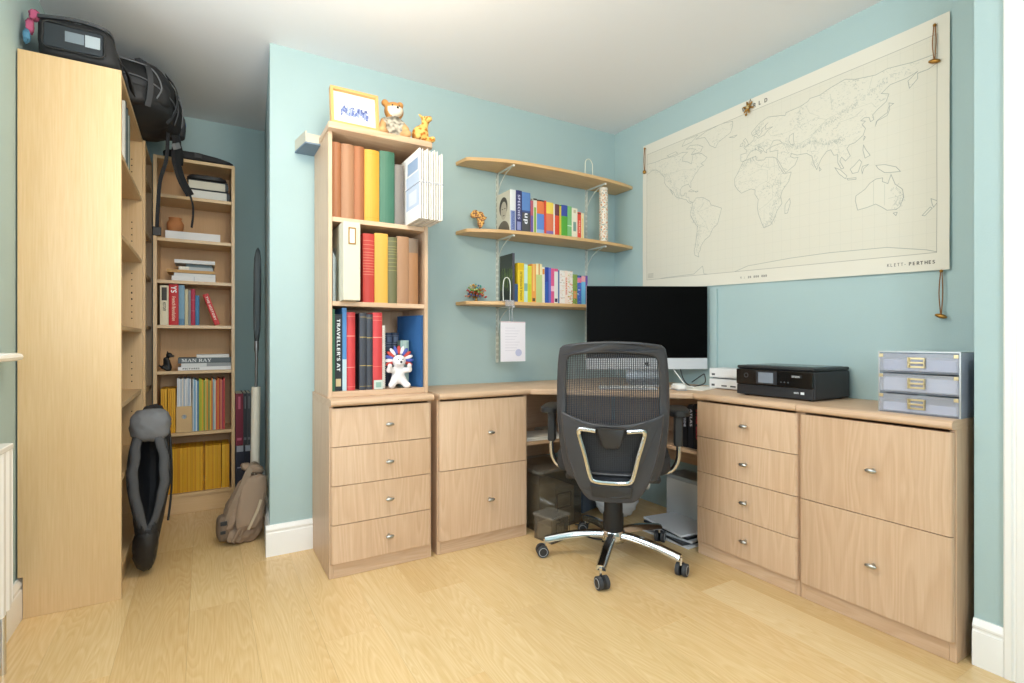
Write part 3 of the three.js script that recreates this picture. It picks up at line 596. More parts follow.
{
  let y = onC(3); const st = (s, x, z, turn) => { flat(s, x, y, z, turn); y += s.t + 0.0008; };
  st({ t: 0.028, h: 0.215, d: 0.17, base: '#e8eaec', bulge: 0, lines: [[0.5, '#a9b4bc', 0.01]], label: 'white book at the bottom of the pile on the third shelf' }, -0.055, -3.505);
  st({ t: 0.018, h: 0.205, d: 0.16, base: '#dfe3e6', bulge: 0, label: 'pale grey book, second from the bottom of the third-shelf pile' }, -0.05, -3.51);
  st({ t: 0.016, h: 0.235, d: 0.17, base: '#c79b5d', bulge: 0, label: 'tan folder in the middle of the third-shelf pile' }, -0.068, -3.5);
  st({ t: 0.02, h: 0.17, d: 0.15, base: '#e7e4da', bulge: 0, bands: [[0.3, 1, '#b7c2c8']], label: 'cream and grey booklet above the tan folder' }, -0.045, -3.52, 0.06);
  st({ t: 0.016, h: 0.13, d: 0.14, base: '#6d7f86', bulge: 0, label: 'small slate blue booklet under the topmost white book of the pile' }, -0.03, -3.53, -0.1);
  st({ t: 0.02, h: 0.2, d: 0.16, base: '#e3e6ea', bulge: 0, label: 'white book topmost on the third-shelf pile' }, -0.05, -3.5);
}
row([
  { t: 0.04, h: 0.222, d: 0.15, base: '#e2d9bf', bulge: 0.003, texts: [['HISTORY', '#3a3630', 0.42, 0.65, 0.5]], bands: [[0.05, 0.38, '#35322e', 0.2]], label: 'cream spine with a black title panel, first on the fourth shelf' },
  { t: 0.046, h: 0.232, d: 0.16, base: '#c8242a', bulge: 0.003, texts: [['YS', '#ffffff', 0.05, 0.22, 0.8], ['French Revolution', '#f4d9c0', 0.3, 0.9, 0.5]], label: 'thick red hardback with white lettering on the fourth shelf' },
  { t: 0.028, h: 0.228, d: 0.16, base: '#7aa3bf', bulge: 0.002, bands: [[0.84, 1, '#5b86ab']], label: 'pale blue hardback beside the thick red one' },
  { t: 0.016, h: 0.205, d: 0.14, base: '#ccc4a2', bulge: 0.001, label: 'narrow cream paperback on the fourth shelf' },
  { t: 0.012, h: 0.2, d: 0.14, base: '#8d8f92', bulge: 0.001, label: 'narrow grey paperback on the fourth shelf' },
  { t: 0.02, h: 0.208, d: 0.14, base: '#b3294b', bulge: 0.002, lines: [[0.3, '#e8b7c2'], [0.6, '#e8b7c2']], label: 'crimson paperback on the fourth shelf' },
  { t: 0.019, h: 0.172, d: 0.13, base: '#3f7fae', bulge: 0.002, label: 'short blue paperback beside the leaning red book' },
], CX0 + 0.012, onC(2), cz);
{ const o = book({ t: 0.028, h: 0.188, d: 0.13, base: '#cf3a3c', bulge: 0.002, texts: [['THE HISTORY', '#f6e6dc', 0.08, 0.85, 0.6]], label: 'red paperback leaning to the left on the fourth shelf' }, [0, 0, cz]);
  o.rotation.z = 0.33; o.position.set(0.0625, onC(2) + 0.0008 + Math.sin(0.33) * 0.014, cz); }
{ // fifth shelf: stacked photography books and a black figurine
  let y = onC(1); const st = (s, x, z) => { flat(s, x, y, z); y += s.t + 0.0008; };
  st({ t: 0.02, h: 0.265, d: 0.2, base: '#eceef0', bulge: 0, texts: [['PICTURES', '#4a4e52', 0.08, 0.4, 0.6]], label: 'white book at the bottom of the photography pile' }, 0.0, -3.5);
  st({ t: 0.019, h: 0.25, d: 0.2, base: '#dfe3e6', bulge: 0, bands: [[0.5, 1, '#9aa0a4']], label: 'white and grey book, second in the photography pile' }, 0.008, -3.498);
  st({ t: 0.03, h: 0.265, d: 0.2, base: '#5b666c', bulge: 0, texts: [['MAN RAY', '#e8ecee', 0.06, 0.62, 0.8]], face: 'serif', label: 'slate grey book with large white capitals on its spine, fifth shelf' }, 0.0, -3.5);
  st({ t: 0.018, h: 0.165, d: 0.15, base: '#e6e7e6', bulge: 0, label: 'small white book topmost on the photography pile' }, 0.04, -3.505);
  const c = [0, 0.055, 0];
  const g = sdfMesh((p) => {
    let d = sdCap(p, [0.005, 0.02, -0.004], [-0.002, 0.062, 0], 0.021, 0.014);
    d = smin(d, sdBall(p, [0.012, 0.088, 0.004], 0.014), 0.012); d = smin(d, sdCap(p, [0.016, 0.086, 0.006], [0.032, 0.082, 0.012], 0.009, 0.006), 0.008);
    for (const s of [-1, 1]) { d = smin(d, sdCap(p, [0.008, 0.055, s * 0.01], [0.016, 0.006, s * 0.013], 0.008, 0.007), 0.008); d = smin(d, sdCap(p, [-0.012, 0.02, s * 0.014], [0.006, 0.006, s * 0.02], 0.012, 0.007), 0.008); d = smin(d, sdCap(p, [0.006, 0.098, s * 0.008], [0.004, 0.11, s * 0.011], 0.004, 0.002), 0.004); }
    d = smin(d, sdCap(p, [-0.016, 0.014, 0], [-0.034, 0.03, 0.006], 0.006, 0.004), 0.008);
    return d;
  }, c, 0.066, 44);
  solo('dog_figurine', g, M.black, 'black seated dog figurine beside the photography books', 'figurine', [-0.187, onC(1) + 0.0014, -3.5]);
}
// sixth shelf: magazines and a cardboard holder
function paperback(t, h, d) { return merge([rb(-t / 2, t / 2, 0, h, -d, 0, 0.0012)]); }
const magMats = {};
function magazine(colour, t, h, d, pos, label, group, turn = 0, lean = 0) {
  const key = colour; magMats[key] ??= std(colour, 0.55);
  const o = put('magazine', paperback(t, h, d), magMats[key]); o.position.set(...pos); o.rotation.set(0, turn, lean); tag(o, label, 'magazine', group);
  return o;
}
{
  let x = CX0 + 0.016; const y = onC(0) + 0.0005;
  for (let i = 0; i < 7; i++) { const t = [0.009, 0.008, 0.01, 0.0085, 0.009, 0.008, 0.0095][i]; magazine(['#e5a91f', '#dfa01a', '#e8b22c'][i % 3], t, 0.252, 0.175, [x + t / 2, y, cz], 'yellow-spined magazine left of the cardboard holder on the sixth shelf', 'yellow magazines left of the holder', 0); x += t + (i === 2 ? 0.004 : 0.0006); }
  const hx = x + 0.003;
  { const t = thing('magazine_holder', 'cardboard magazine holder with a round finger hole', 'magazine holder', [hx, y, cz + 0.006]), W = 0.076, D = 0.19;
    const card = std('#d9b98a', 0.8), hole = []; for (let i = 0; i < 20; i++) hole.push([W / 2 + 0.011 * Math.cos(-i / 10 * Math.PI), 0.088 + 0.011 * Math.sin(-i / 10 * Math.PI)]);
    put('front', extrude([[0, 0], [W, 0], [W, 0.148], [0, 0.148]], 0.002, { holes: [hole] }).translate(0, 0, -0.002), card, t, 'y');
    for (const s of [0, W - 0.002]) put('side', extrude([[0, 0], [D, 0], [D, 0.29], [D - 0.07, 0.29], [0, 0.148]], 0.002).applyMatrix4(new THREE.Matrix4().makeBasis(V(0, 0, -1), V(0, 1, 0), V(1, 0, 0))).translate(s, 0, -0.0021), card, t, 'y');
    put('base', bx(0.0021, W - 0.0021, 0, 0.002, -D, -0.0022), card, t);
    put('finger_ring', new THREE.TorusGeometry(0.0115, 0.0012, 6, 20).translate(W / 2, 0.088, 0.0008), M.steel, t);
  }
  let mx = hx + 0.0035; const inside = ['#dfe4ea', '#eceff2', '#c9d3dd', '#e6e0d6', '#b9c9da', '#eeeeee', '#d6dde4', '#aebfd2', '#e9e9ea'];
  inside.forEach((c, i) => { const t = 0.0072; magazine(c, t, 0.305 - 0.003 * (i % 3), 0.17, [mx + t / 2, y + 0.0026, cz - 0.006], 'pale magazine standing in the cardboard holder', 'magazines in the cardboard holder'); mx += t + 0.0005; });
  x = hx + 0.0785;
  const cols = [['#cfd9df', 'pale grey'], ['#7fb2d8', 'sky blue'], ['#dfe6ea', 'off-white'], ['#3c7fb4', 'blue'], ['#a9b93a', 'olive green'], ['#c8c83c', 'lime'], ['#e2b63a', 'mustard'], ['#86a83e', 'leaf green'], ['#d9c26a', 'straw'], ['#e0a03a', 'amber'], ['#7d9a5a', 'sage'], ['#e6c04c', 'yellow'], ['#d2813e', 'orange'], ['#8fb2c4', 'steel blue'], ['#d9d3c0', 'cream'], ['#d4583e', 'vermilion'], ['#e1893e', 'tangerine'], ['#b53a3c', 'dark red'], ['#d98a6a', 'salmon'], ['#a83a52', 'plum red'], ['#c9473e', 'brick red']];
  cols.forEach(([c, n], i) => { const t = 0.0072; if (x + t > CX1 - 0.002) return; magazine(c, t, 0.302 - 0.004 * (i % 4), 0.175, [x + t / 2, y, cz], `${n} spine in the row right of the cardboard holder`, 'thin magazines right of the holder'); x += t + 0.0006; });
}
// bottom shelf: a long run of yellow magazines
{
  let x = CX0 + 0.008, i = 0; const y = onC(-1) + 0.0005, cols = ['#e3ac22', '#dca41e', '#e8b62e', '#d99a1c'];
  while (x < CX1 - 0.012) { const t = [0.0072, 0.008, 0.0066, 0.0076, 0.007][i % 5]; magazine(cols[(i * 7 + (i >> 2)) % 4], t, 0.253 + 0.0015 * (i % 3), 0.175, [x + t / 2, y, cz + 0.004 * ((i * 5) % 3) / 3], 'yellow-spined magazine in the long row on the bottom shelf of the narrow bookcase', 'yellow magazines on the bottom shelf'); x += t + (i === 27 || i === 38 ? 0.004 : 0.0004); i++; }
}
// ================================================================ bookcase with the wide side: spines face +x
function rowZ(list, z0, y, x, gap = 0.0012) { let z = z0; for (const s of list) { book(s, [x, y + 0.0005, z - s.t / 2], Math.PI / 2); z -= s.t + gap; } }
rowZ([
  { t: 0.03, h: 0.25, d: 0.2, base: '#d8dad6', bulge: 0.002, label: 'white spine high up in the wide bookcase, nearest the side panel' },
  { t: 0.03, h: 0.262, d: 0.2, base: '#3d4a52', bulge: 0.002, label: 'slate spine beside the white one high up in the wide bookcase' },
  { t: 0.025, h: 0.24, d: 0.2, base: '#7f8f90', bulge: 0.002, label: 'grey-green spine high up in the wide bookcase' },
  { t: 0.028, h: 0.255, d: 0.2, base: '#23343c', bulge: 0.002, label: 'dark blue-black spine high up in the wide bookcase' },
  { t: 0.026, h: 0.235, d: 0.19, base: '#cfd3cc', bulge: 0.002, label: 'pale spine between dark ones high up in the wide bookcase' },
  { t: 0.03, h: 0.245, d: 0.2, base: '#5f7d78', bulge: 0.002, label: 'teal spine high up in the wide bookcase, furthest from the side panel' },
], BA.z - 0.17, shelvesA[4] + 0.018, BA.x + 0.288);
rowZ([
  { t: 0.035, h: 0.26, d: 0.2, base: '#39424a', bulge: 0.002, label: 'dark spine on the middle level of the wide bookcase' },
  { t: 0.03, h: 0.25, d: 0.2, base: '#c8c2b4', bulge: 0.002, label: 'beige spine on the middle level of the wide bookcase' },
], BA.z - 0.022, shelvesA[3] + 0.018 - 0.357, BA.x + 0.277);
// corner bookcase: a few magazines and a row of black cases
rowZ([
  { t: 0.02, h: 0.26, d: 0.2, base: '#b8837a', bulge: 0, bands: [[0, 0.3, '#8f9bb5'], [0.6, 1, '#c96a52']], label: 'pink and blue magazine spine in the corner bookcase' },
  { t: 0.016, h: 0.25, d: 0.2, base: '#5d6ea3', bulge: 0, bands: [[0.5, 0.7, '#c8c8d4']], label: 'indigo magazine spine in the corner bookcase' },
  { t: 0.024, h: 0.242, d: 0.2, base: '#6d80b8', bulge: 0, lines: [[0.2, '#dfe4f0'], [0.4, '#dfe4f0'], [0.6, '#dfe4f0']], label: 'blue book spine in the corner bookcase' },
  { t: 0.018, h: 0.236, d: 0.2, base: '#d9dce6', bulge: 0, label: 'white book spine in the corner bookcase' },
  { t: 0.03, h: 0.25, d: 0.2, base: '#41578e', bulge: 0, label: 'dark blue book spine in the corner bookcase' },
], BB.z - 0.02, shelvesB[1] + 0.018, BB.x + 0.292);
for (let i = 0; i < 10; i++) {
  book({ name: 'video_case', category: 'video case', t: 0.026, h: 0.19, d: 0.12, base: '#1d1f22', bulge: 0, bands: [[0.05, 0.16, '#e6e6e2', 0.1], [0.3, 0.72, '#c9cbc8', 0.22]], board: 0.001, over: 0.0012, pages: M.black, label: 'black video case with white labels at the bottom of the corner bookcase', group: 'video cases in the corner bookcase' }, [BB.x + 0.277, 0.119, BB.z - 0.033 - i * 0.0285], Math.PI / 2);
}
// ================================================================ wall shelves
const onS = (i) => SHY[i] + 0.0195, sz = -2.44;
const face = (c, W, H) => { // printed portrait in sepia greys
  c.fillStyle = '#d9d6c8'; c.fillRect(0, 0, W, H); c.fillStyle = '#4d4a44'; c.beginPath(); c.ellipse(W * 0.5, H * 0.36, W * 0.3, H * 0.24, 0, 0, 7); c.fill();
  c.fillStyle = '#c4beb0'; c.beginPath(); c.ellipse(W * 0.52, H * 0.45, W * 0.22, H * 0.22, 0, 0, 7); c.fill(); c.fillStyle = '#57524a'; c.fillRect(W * 0.38, H * 0.4, W * 0.1, H * 0.02); c.fillRect(W * 0.56, H * 0.4, W * 0.1, H * 0.02); c.fillRect(W * 0.45, H * 0.56, W * 0.14, H * 0.02);
  c.fillStyle = '#6d685e'; c.beginPath(); c.ellipse(W * 0.5, H, W * 0.45, H * 0.3, 0, 0, 7); c.fill();
};
row([
  { t: 0.037, h: 0.228, d: 0.15, base: '#dfe2e4', side: '#d9d6c8', bulge: 0.002, cover: face, bands: [[0.5, 1, '#7f8fc0', 0.1]], texts: [['BIOGRAPHY', '#4a5894', 0.52, 0.95, 0.6]], x: 1.437, label: 'biography with a grey portrait on its cover, first on the middle wall shelf' },
  { t: 0.039, h: 0.23, d: 0.15, base: '#34366a', bulge: 0.002, texts: [['SPEECHES', '#c8cbe6', 0.1, 0.7, 0.55]], bands: [[0.75, 0.95, '#8d93c4', 0.2]], label: 'dark indigo hardback next to the portrait biography' },
  { t: 0.055, h: 0.226, d: 0.15, base: '#3d4f86', bulge: 0.002, bands: [[0, 0.45, '#5b84c2'], [0.5, 1, '#4b4d52']], texts: [['up', '#e8ecf4', 0.5, 0.95, 0.6]], label: 'thick blue and grey hardback on the middle wall shelf' },
  { t: 0.017, h: 0.185, d: 0.13, base: '#b85c6a', bulge: 0, bands: [[0.45, 1, '#6d5aa0']], label: 'narrow pink and purple paperback on the middle wall shelf' },
  { t: 0.024, h: 0.2, d: 0.13, base: '#d8d2c4', bulge: 0, bands: [[0, 0.05, '#2a2622'], [0.25, 1, '#7fae3a', 0.25]], label: 'cream and green paperback on the middle wall shelf' },
  { t: 0.05, h: 0.197, d: 0.14, base: '#e07a48', bulge: 0.002, bands: [[0, 0.04, '#2a2622'], [0.4, 0.85, '#5f87d2'], [0.85, 1, '#8fb4dc']], label: 'orange and blue hardback on the middle wall shelf' },
  { t: 0.013, h: 0.198, d: 0.14, base: '#d9503a', bulge: 0, label: 'narrow vermilion paperback between the orange-blue and yellow-orange hardbacks' },
  { t: 0.05, h: 0.192, d: 0.14, base: '#dd7a55', bulge: 0.002, bands: [[0, 0.34, '#ecd05a'], [0.85, 1, '#8a6fae']], label: 'yellow and orange hardback on the middle wall shelf' },
  { t: 0.008, h: 0.186, d: 0.13, base: '#e6e2da', bulge: 0, label: 'thin white paperback on the middle wall shelf' },
  { t: 0.032, h: 0.188, d: 0.14, base: '#d8492e', bulge: 0.002, bands: [[0, 0.35, '#6a3a44'], [0.95, 1, '#5a2a30']], label: 'dark-topped red hardback on the middle wall shelf' },
  { t: 0.012, h: 0.18, d: 0.13, base: '#d8c04a', bulge: 0, label: 'thin yellow-green paperback beside the blue and green hardback' },
  { t: 0.045, h: 0.19, d: 0.14, base: '#55a53c', bulge: 0.002, bands: [[0, 0.34, '#3b4fa0']], label: 'blue and green hardback on the middle wall shelf' },
  { t: 0.03, h: 0.188, d: 0.14, base: '#79b87a', bulge: 0.001, lines: [[0.6, '#dfeee0', 0.02]], label: 'pale green paperback on the middle wall shelf' },
  { t: 0.042, h: 0.182, d: 0.14, base: '#e6e0cc', bulge: 0.001, bands: [[0.45, 0.75, '#7a9a92', 0.25], [0.06, 0.16, '#c8b89a', 0.3]], label: 'off-white paperback with a grey-green emblem on the middle wall shelf' },
  { t: 0.026, h: 0.162, d: 0.13, base: '#dd4a38', bulge: 0.001, lines: [[0.04, '#33241e', 0.03]], texts: [['PALACE', '#f2c8b4', 0.3, 0.9, 0.5]], label: 'short red paperback near the end of the middle wall shelf' },
  { t: 0.022, h: 0.16, d: 0.13, base: '#e8d9b0', bulge: 0.001, bands: [[0.2, 1, '#e6c878', 0.35]], label: 'short cream paperback last on the middle wall shelf' },
], 1.437, onS(1), sz, 0.0008);
const grass = (c, W, H) => { c.fillStyle = '#2c332e'; c.fillRect(0, 0, W, H); c.fillStyle = '#3a403c'; c.fillRect(0, 0, W, H * 0.3); for (let i = 0; i < 90; i++) { const x = rnd() * W, y = H * (0.35 + rnd() * 0.3); c.strokeStyle = ['#5f7a3a', '#88a04a', '#4a5f34'][i % 3]; c.lineWidth = 2; c.beginPath(); c.moveTo(x, y + 40); c.lineTo(x + rr(-14, 14), y - 30); c.stroke(); } };
row([
  { t: 0.014, h: 0.268, d: 0.14, base: '#4b4b58', side: '#2c332e', bulge: 0, cover: grass, x: 1.452, label: 'tall dark book with a plant photograph on its cover' },
  { t: 0.02, h: 0.1, d: 0.12, base: '#31517a', bulge: 0, label: 'low navy booklet between the tall dark book and the yellow one' },
  { t: 0.04, h: 0.218, d: 0.145, base: '#e6c62c', bulge: 0.001, texts: [['INTERMEDIATE SPANISH', '#6a5a1a', 0.22, 0.95, 0.5]], bands: [[0, 0.18, '#d9b41e']], label: 'thick bright yellow guide on the lowest wall shelf' },
  { t: 0.022, h: 0.212, d: 0.14, base: '#bfe0d8', bulge: 0, lines: [[0.5, '#7fb0a6', 0.2]], label: 'pale aqua paperback beside the thick yellow guide' },
  { t: 0.026, h: 0.205, d: 0.14, base: '#d2d23e', bulge: 0, bands: [[0.5, 1, '#c2c62e', 0.2]], label: 'lime yellow paperback on the lowest wall shelf' },
  { t: 0.029, h: 0.218, d: 0.14, base: '#e39a4a', bulge: 0, bands: [[0.0, 0.7, '#ecc072', 0.3], [0.88, 0.96, '#5a4a2a', 0.2]], label: 'orange paperback on the lowest wall shelf' },
  { t: 0.042, h: 0.222, d: 0.145, base: '#b9c98a', bulge: 0.001, bands: [[0, 0.28, '#e8dcae'], [0, 0.28, '#c87a2a', 0.42]], label: 'sage green guide with a cream top on the lowest wall shelf' },
  { t: 0.017, h: 0.205, d: 0.14, base: '#e6dfce', bulge: 0, bands: [[0.05, 0.2, '#d98a3a', 0.1]], label: 'thin cream paperback left of the deep blue one' },
  { t: 0.026, h: 0.206, d: 0.14, base: '#23409c', bulge: 0, bands: [[0.4, 1, '#2c5aae', 0.15]], label: 'deep blue paperback on the lowest wall shelf' },
  { t: 0.016, h: 0.205, d: 0.14, base: '#6a6fc4', bulge: 0, label: 'violet paperback beside the deep blue one' },
  { t: 0.022, h: 0.202, d: 0.14, base: '#d8588a', bulge: 0, lines: [[0.5, '#f0b8cc', 0.15]], label: 'pink paperback on the lowest wall shelf' },
  { t: 0.026, h: 0.202, d: 0.14, base: '#e2e0dc', bulge: 0, bands: [[0, 0.08, '#d8588a'], [0.85, 0.95, '#3a2a4a', 0.15]], label: 'white paperback right beside the pink one' },
  { t: 0.01, h: 0.195, d: 0.14, base: '#4a6aa0', bulge: 0, label: 'very thin blue booklet on the lowest wall shelf' },
  { t: 0.038, h: 0.195, d: 0.14, base: '#e8e2dc', bulge: 0, speckle: 40, inks: ['#d8b8a8', '#b8b0a8', '#e0c8b0'], label: 'cream speckled guide on the lowest wall shelf' },
  { t: 0.02, h: 0.196, d: 0.14, base: '#ecd8cc', bulge: 0, texts: [['GARDENS', '#c8502e', 0.2, 0.9, 0.7]], label: 'narrow guide lettered in red on the lowest wall shelf' },
  { t: 0.036, h: 0.194, d: 0.14, base: '#e8e0d6', bulge: 0, speckle: 60, inks: ['#d85a4a', '#e0a04a', '#9aa84a', '#c8c0b8'], label: 'white guide with red and green specks on the lowest wall shelf' },
  { t: 0.034, h: 0.178, d: 0.14, base: '#7f9a4a', bulge: 0, bands: [[0.55, 0.8, '#d8925a', 0.15]], speckle: 20, inks: ['#a9bc6a', '#5f7a34'], label: 'green guide with an orange patch on the lowest wall shelf' },
  { t: 0.03, h: 0.174, d: 0.14, base: '#3f63b8', bulge: 0, bands: [[0, 0.05, '#1f3a6a'], [0.08, 0.25, '#e07a9a']], speckle: 26, inks: ['#d85a8a', '#6a8ad8', '#e8e8f0'], label: 'blue and pink speckled paperback on the lowest wall shelf' },
  { t: 0.03, h: 0.172, d: 0.14, base: '#6ab4dc', bulge: 0, bands: [[0, 0.2, '#e0a0a8']], label: 'sky blue paperback with a pink top on the lowest wall shelf' },
  { t: 0.016, h: 0.176, d: 0.14, base: '#6a4a9a', bulge: 0, speckle: 16, inks: ['#d85aa0', '#e8e8f0', '#3a5ab0'], label: 'purple patterned paperback last on the lowest wall shelf' },
], 1.452, onS(0), sz, 0.0006);
// ================================================================ on the tower
{ // framed print
  const t = thing('picture_frame', 'wooden picture frame with a small blue print, standing on the tower', 'picture frame', [0.56, TW.y1 + 0.0005, -2.29]);
  const W = 0.205, H = 0.168, b = 0.012, fr = std('#d3a566', 0.45);
  const ring = extrude([[-W / 2, 0], [W / 2, 0], [W / 2, H], [-W / 2, H]], 0.03, { holes: [[[-W / 2 + b, b], [W / 2 - b, b], [W / 2 - b, H - b], [-W / 2 + b, H - b]]] });
  const tiltM = new THREE.Matrix4().makeRotationX(-0.14);
  put('frame', ring.applyMatrix4(tiltM), fr, t, 'x');
  const sl = printSlot(W - 2 * b, H - 2 * b, (c, w, h) => {
    c.fillStyle = '#f2efe6'; c.fillRect(-1, -1, w + 2, h + 2); c.fillStyle = '#dfe0de'; c.fillRect(w * 0.2, h * 0.22, w * 0.62, h * 0.54);
    for (let i = 0; i < 150; i++) { const x = w * (0.17 + 0.64 * rnd()), y = h * (0.4 + 0.26 * rnd()); c.fillStyle = ['#5b6da8', '#8796c4', '#a9b4d4', '#46578f'][i % 4]; c.fillRect(x, y, w * rr(0.015, 0.05), h * rr(0.04, 0.14)); }
  });
  const p = put('print', plate(W - 2 * b, H - 2 * b, sl), M.print, t); p.position.set(0, H / 2, 0.012); p.geometry.translate(0, 0, 0); p.position.applyMatrix4(tiltM); p.rotation.x = -0.14;
  put('backing', bx(-W / 2 + 0.004, W / 2 - 0.004, 0.004, H - 0.004, 0.0005, 0.004).applyMatrix4(tiltM), std('#8a6a44', 0.8), t);
}
const furCol = (dark, light, f) => (p) => { const n = perlin.noise(p[0] * f, p[1] * f, p[2] * f); return new THREE.Color(light).lerp(new THREE.Color(dark), Math.max(0, Math.min(1, 0.5 + 1.2 * n))); };
const fur = std('#ffffff', 0.95, { vertexColors: true, bumpMap: grainBump, bumpScale: 0.002 });
{ // plush bear holding a bundle
  const t = thing('plush_bear', 'small plush bear with grey clothes sitting on the tower', 'plush toy', [0.741, TW.y1 + 0.0008, -2.33], -0.1); t.scale.setScalar(1.32);
  const body = sdfMesh((p) => {
    let d = sdEll(p, [0, 0.038, 0], [0.034, 0.038, 0.03]);
    d = smin(d, sdEll(p, [0.004, 0.1, 0.01], [0.033, 0.031, 0.03]), 0.015); d = smin(d, sdEll(p, [0.008, 0.092, 0.037], [0.018, 0.015, 0.016]), 0.01);
    for (const s of [-1, 1]) { d = smin(d, sdBall(p, [s * 0.026, 0.126, 0.006], 0.012), 0.006); d = smin(d, sdCap(p, [s * 0.028, 0.06, 0.008], [s * 0.04, 0.034, 0.034], 0.014, 0.012), 0.008); d = smin(d, sdCap(p, [s * 0.024, 0.014, 0.012], [s * 0.042, 0.014, 0.05], 0.0145, 0.0135), 0.008); }
    return d;
  }, [0, 0.068, 0.005], 0.075, 48, (p) => (p[1] > 0.076 ? (p[2] > 0.03 && p[1] < 0.106 ? '#f0e6d6' : '#c48d50') : Math.abs(p[0]) > 0.036 || p[2] > 0.036 ? '#caa06e' : furCol('#6d6a62', '#cfc8b8', 90)(p)));
  put('body', body, fur, t);
  put('eye', ball(0.0032, -0.007, 0.11, 0.039, 8), M.blackGloss, t); put('eye', ball(0.0032, 0.017, 0.11, 0.038, 8), M.blackGloss, t); put('nose', ball(0.0045, 0.008, 0.098, 0.052, 8), M.blackGloss, t);
}
{ // plush giraffe
  const t = thing('plush_giraffe', 'small golden plush giraffe at the right end of the tower top', 'plush toy', [0.866, TW.y1 + 0.0008, -2.3], 0.1); t.scale.setScalar(1.3);
  const body = sdfMesh((p) => {
    let d = sdEll(p, [0, 0.032, 0], [0.03, 0.033, 0.03]);
    d = smin(d, sdCap(p, [0.008, 0.05, 0.004], [0.02, 0.085, 0.006], 0.015, 0.011), 0.012); d = smin(d, sdCap(p, [0.018, 0.09, 0.004], [0.02, 0.085, 0.034], 0.014, 0.009), 0.008);
    for (const s of [-1, 1]) { d = smin(d, sdCap(p, [0.018 + s * 0.012, 0.098, 0.002], [0.018 + s * 0.022, 0.106, 0], 0.005, 0.003), 0.004); d = smin(d, sdCap(p, [s * 0.018, 0.012, 0.012], [s * 0.028, 0.011, 0.042], 0.0115, 0.01), 0.008); }
    return d;
  }, [0.005, 0.055, 0.005], 0.066, 44, (p) => (perlin.noise(p[0] * 75, p[1] * 75, p[2] * 75) > 0.12 ? '#b9742a' : '#e8bc6a'));
  put('body', body, fur, t); put('eye', ball(0.0024, 0.009, 0.094, 0.018, 8), M.blackGloss, t); put('eye', ball(0.0024, 0.031, 0.094, 0.016, 8), M.blackGloss, t);
}
{ // white toy lion with a striped mane, and a small glass cube, on the bottom tower shelf
  const t = thing('toy_lion', 'white toy lion with a red and blue mane on the bottom tower shelf', 'figurine', [0.764, yT + 0.0026, -2.312], -0.1);
  const body = sdfMesh((p) => {
    let d = sdEll(p, [0, 0.062, 0], [0.03, 0.045, 0.026]);
    d = smin(d, sdEll(p, [0.003, 0.132, 0.008], [0.033, 0.03, 0.028]), 0.02); d = smin(d, sdEll(p, [0.005, 0.122, 0.034], [0.016, 0.012, 0.012]), 0.01);
    for (const s of [-1, 1]) { d = smin(d, sdCap(p, [s * 0.026, 0.085, 0.008], [s * 0.05, 0.088, 0.024], 0.014, 0.012), 0.01); d = smin(d, sdCap(p, [s * 0.05, 0.088, 0.024], [s * 0.048, 0.11, 0.036], 0.012, 0.0105), 0.006); d = smin(d, sdCap(p, [s * 0.018, 0.04, 0.004], [s * 0.036, 0.012, 0.02], 0.019, 0.0165), 0.012); d = smin(d, sdBall(p, [s * 0.042, 0.0125, 0.032], 0.0125), 0.008); }
    return d;
  }, [0, 0.082, 0.01], 0.09, 50);
  put('body', body, std('#e6e2e2', 0.7), t);
  const manes = [std('#c2443a', 0.6), std('#4a58a8', 0.6), std('#e8e4e6', 0.6)];
  for (let i = 0; i < 13; i++) { const a = -0.35 + i / 12 * (Math.PI + 0.7), pet = blob(0.009, 0.024, 0.006, 1, 0, 1, 0, 12).translate(0, 0.05, 0).rotateZ(a - Math.PI / 2).translate(0.003, 0.136, 0.002); put('mane_tuft', pet, manes[i % 3], t); }
  put('nose', ball(0.006, 0.005, 0.128, 0.045, 8), M.black, t); put('eye', ball(0.003, -0.006, 0.14, 0.034, 8), M.black, t); put('eye', ball(0.003, 0.016, 0.14, 0.034, 8), M.black, t);
  for (const c of t.children) c.geometry.scale(0.92, 0.92, 0.92);
}
{
  const t = thing('glass_cube', 'small pale glass cube in front of the thick red album', 'paperweight', [0.664, yT + 0.0006, -2.281]);
  put('cube', rb(-0.021, 0.021, 0, 0.042, -0.002, 0.002, 0.001), M.frosted, t);
  t.children[0].geometry.dispose(); t.remove(t.children[0]);
  put('cube', rb(-0.0205, 0.0205, 0, 0.041, -0.0055, 0.0005, 0.0015), std('#cfd8d0', 0.2), t);
  put('inlay', rb(-0.012, 0.012, 0.009, 0.032, 0.0006, 0.0014, 0.0003), std('#8fb0a4', 0.3), t);
}
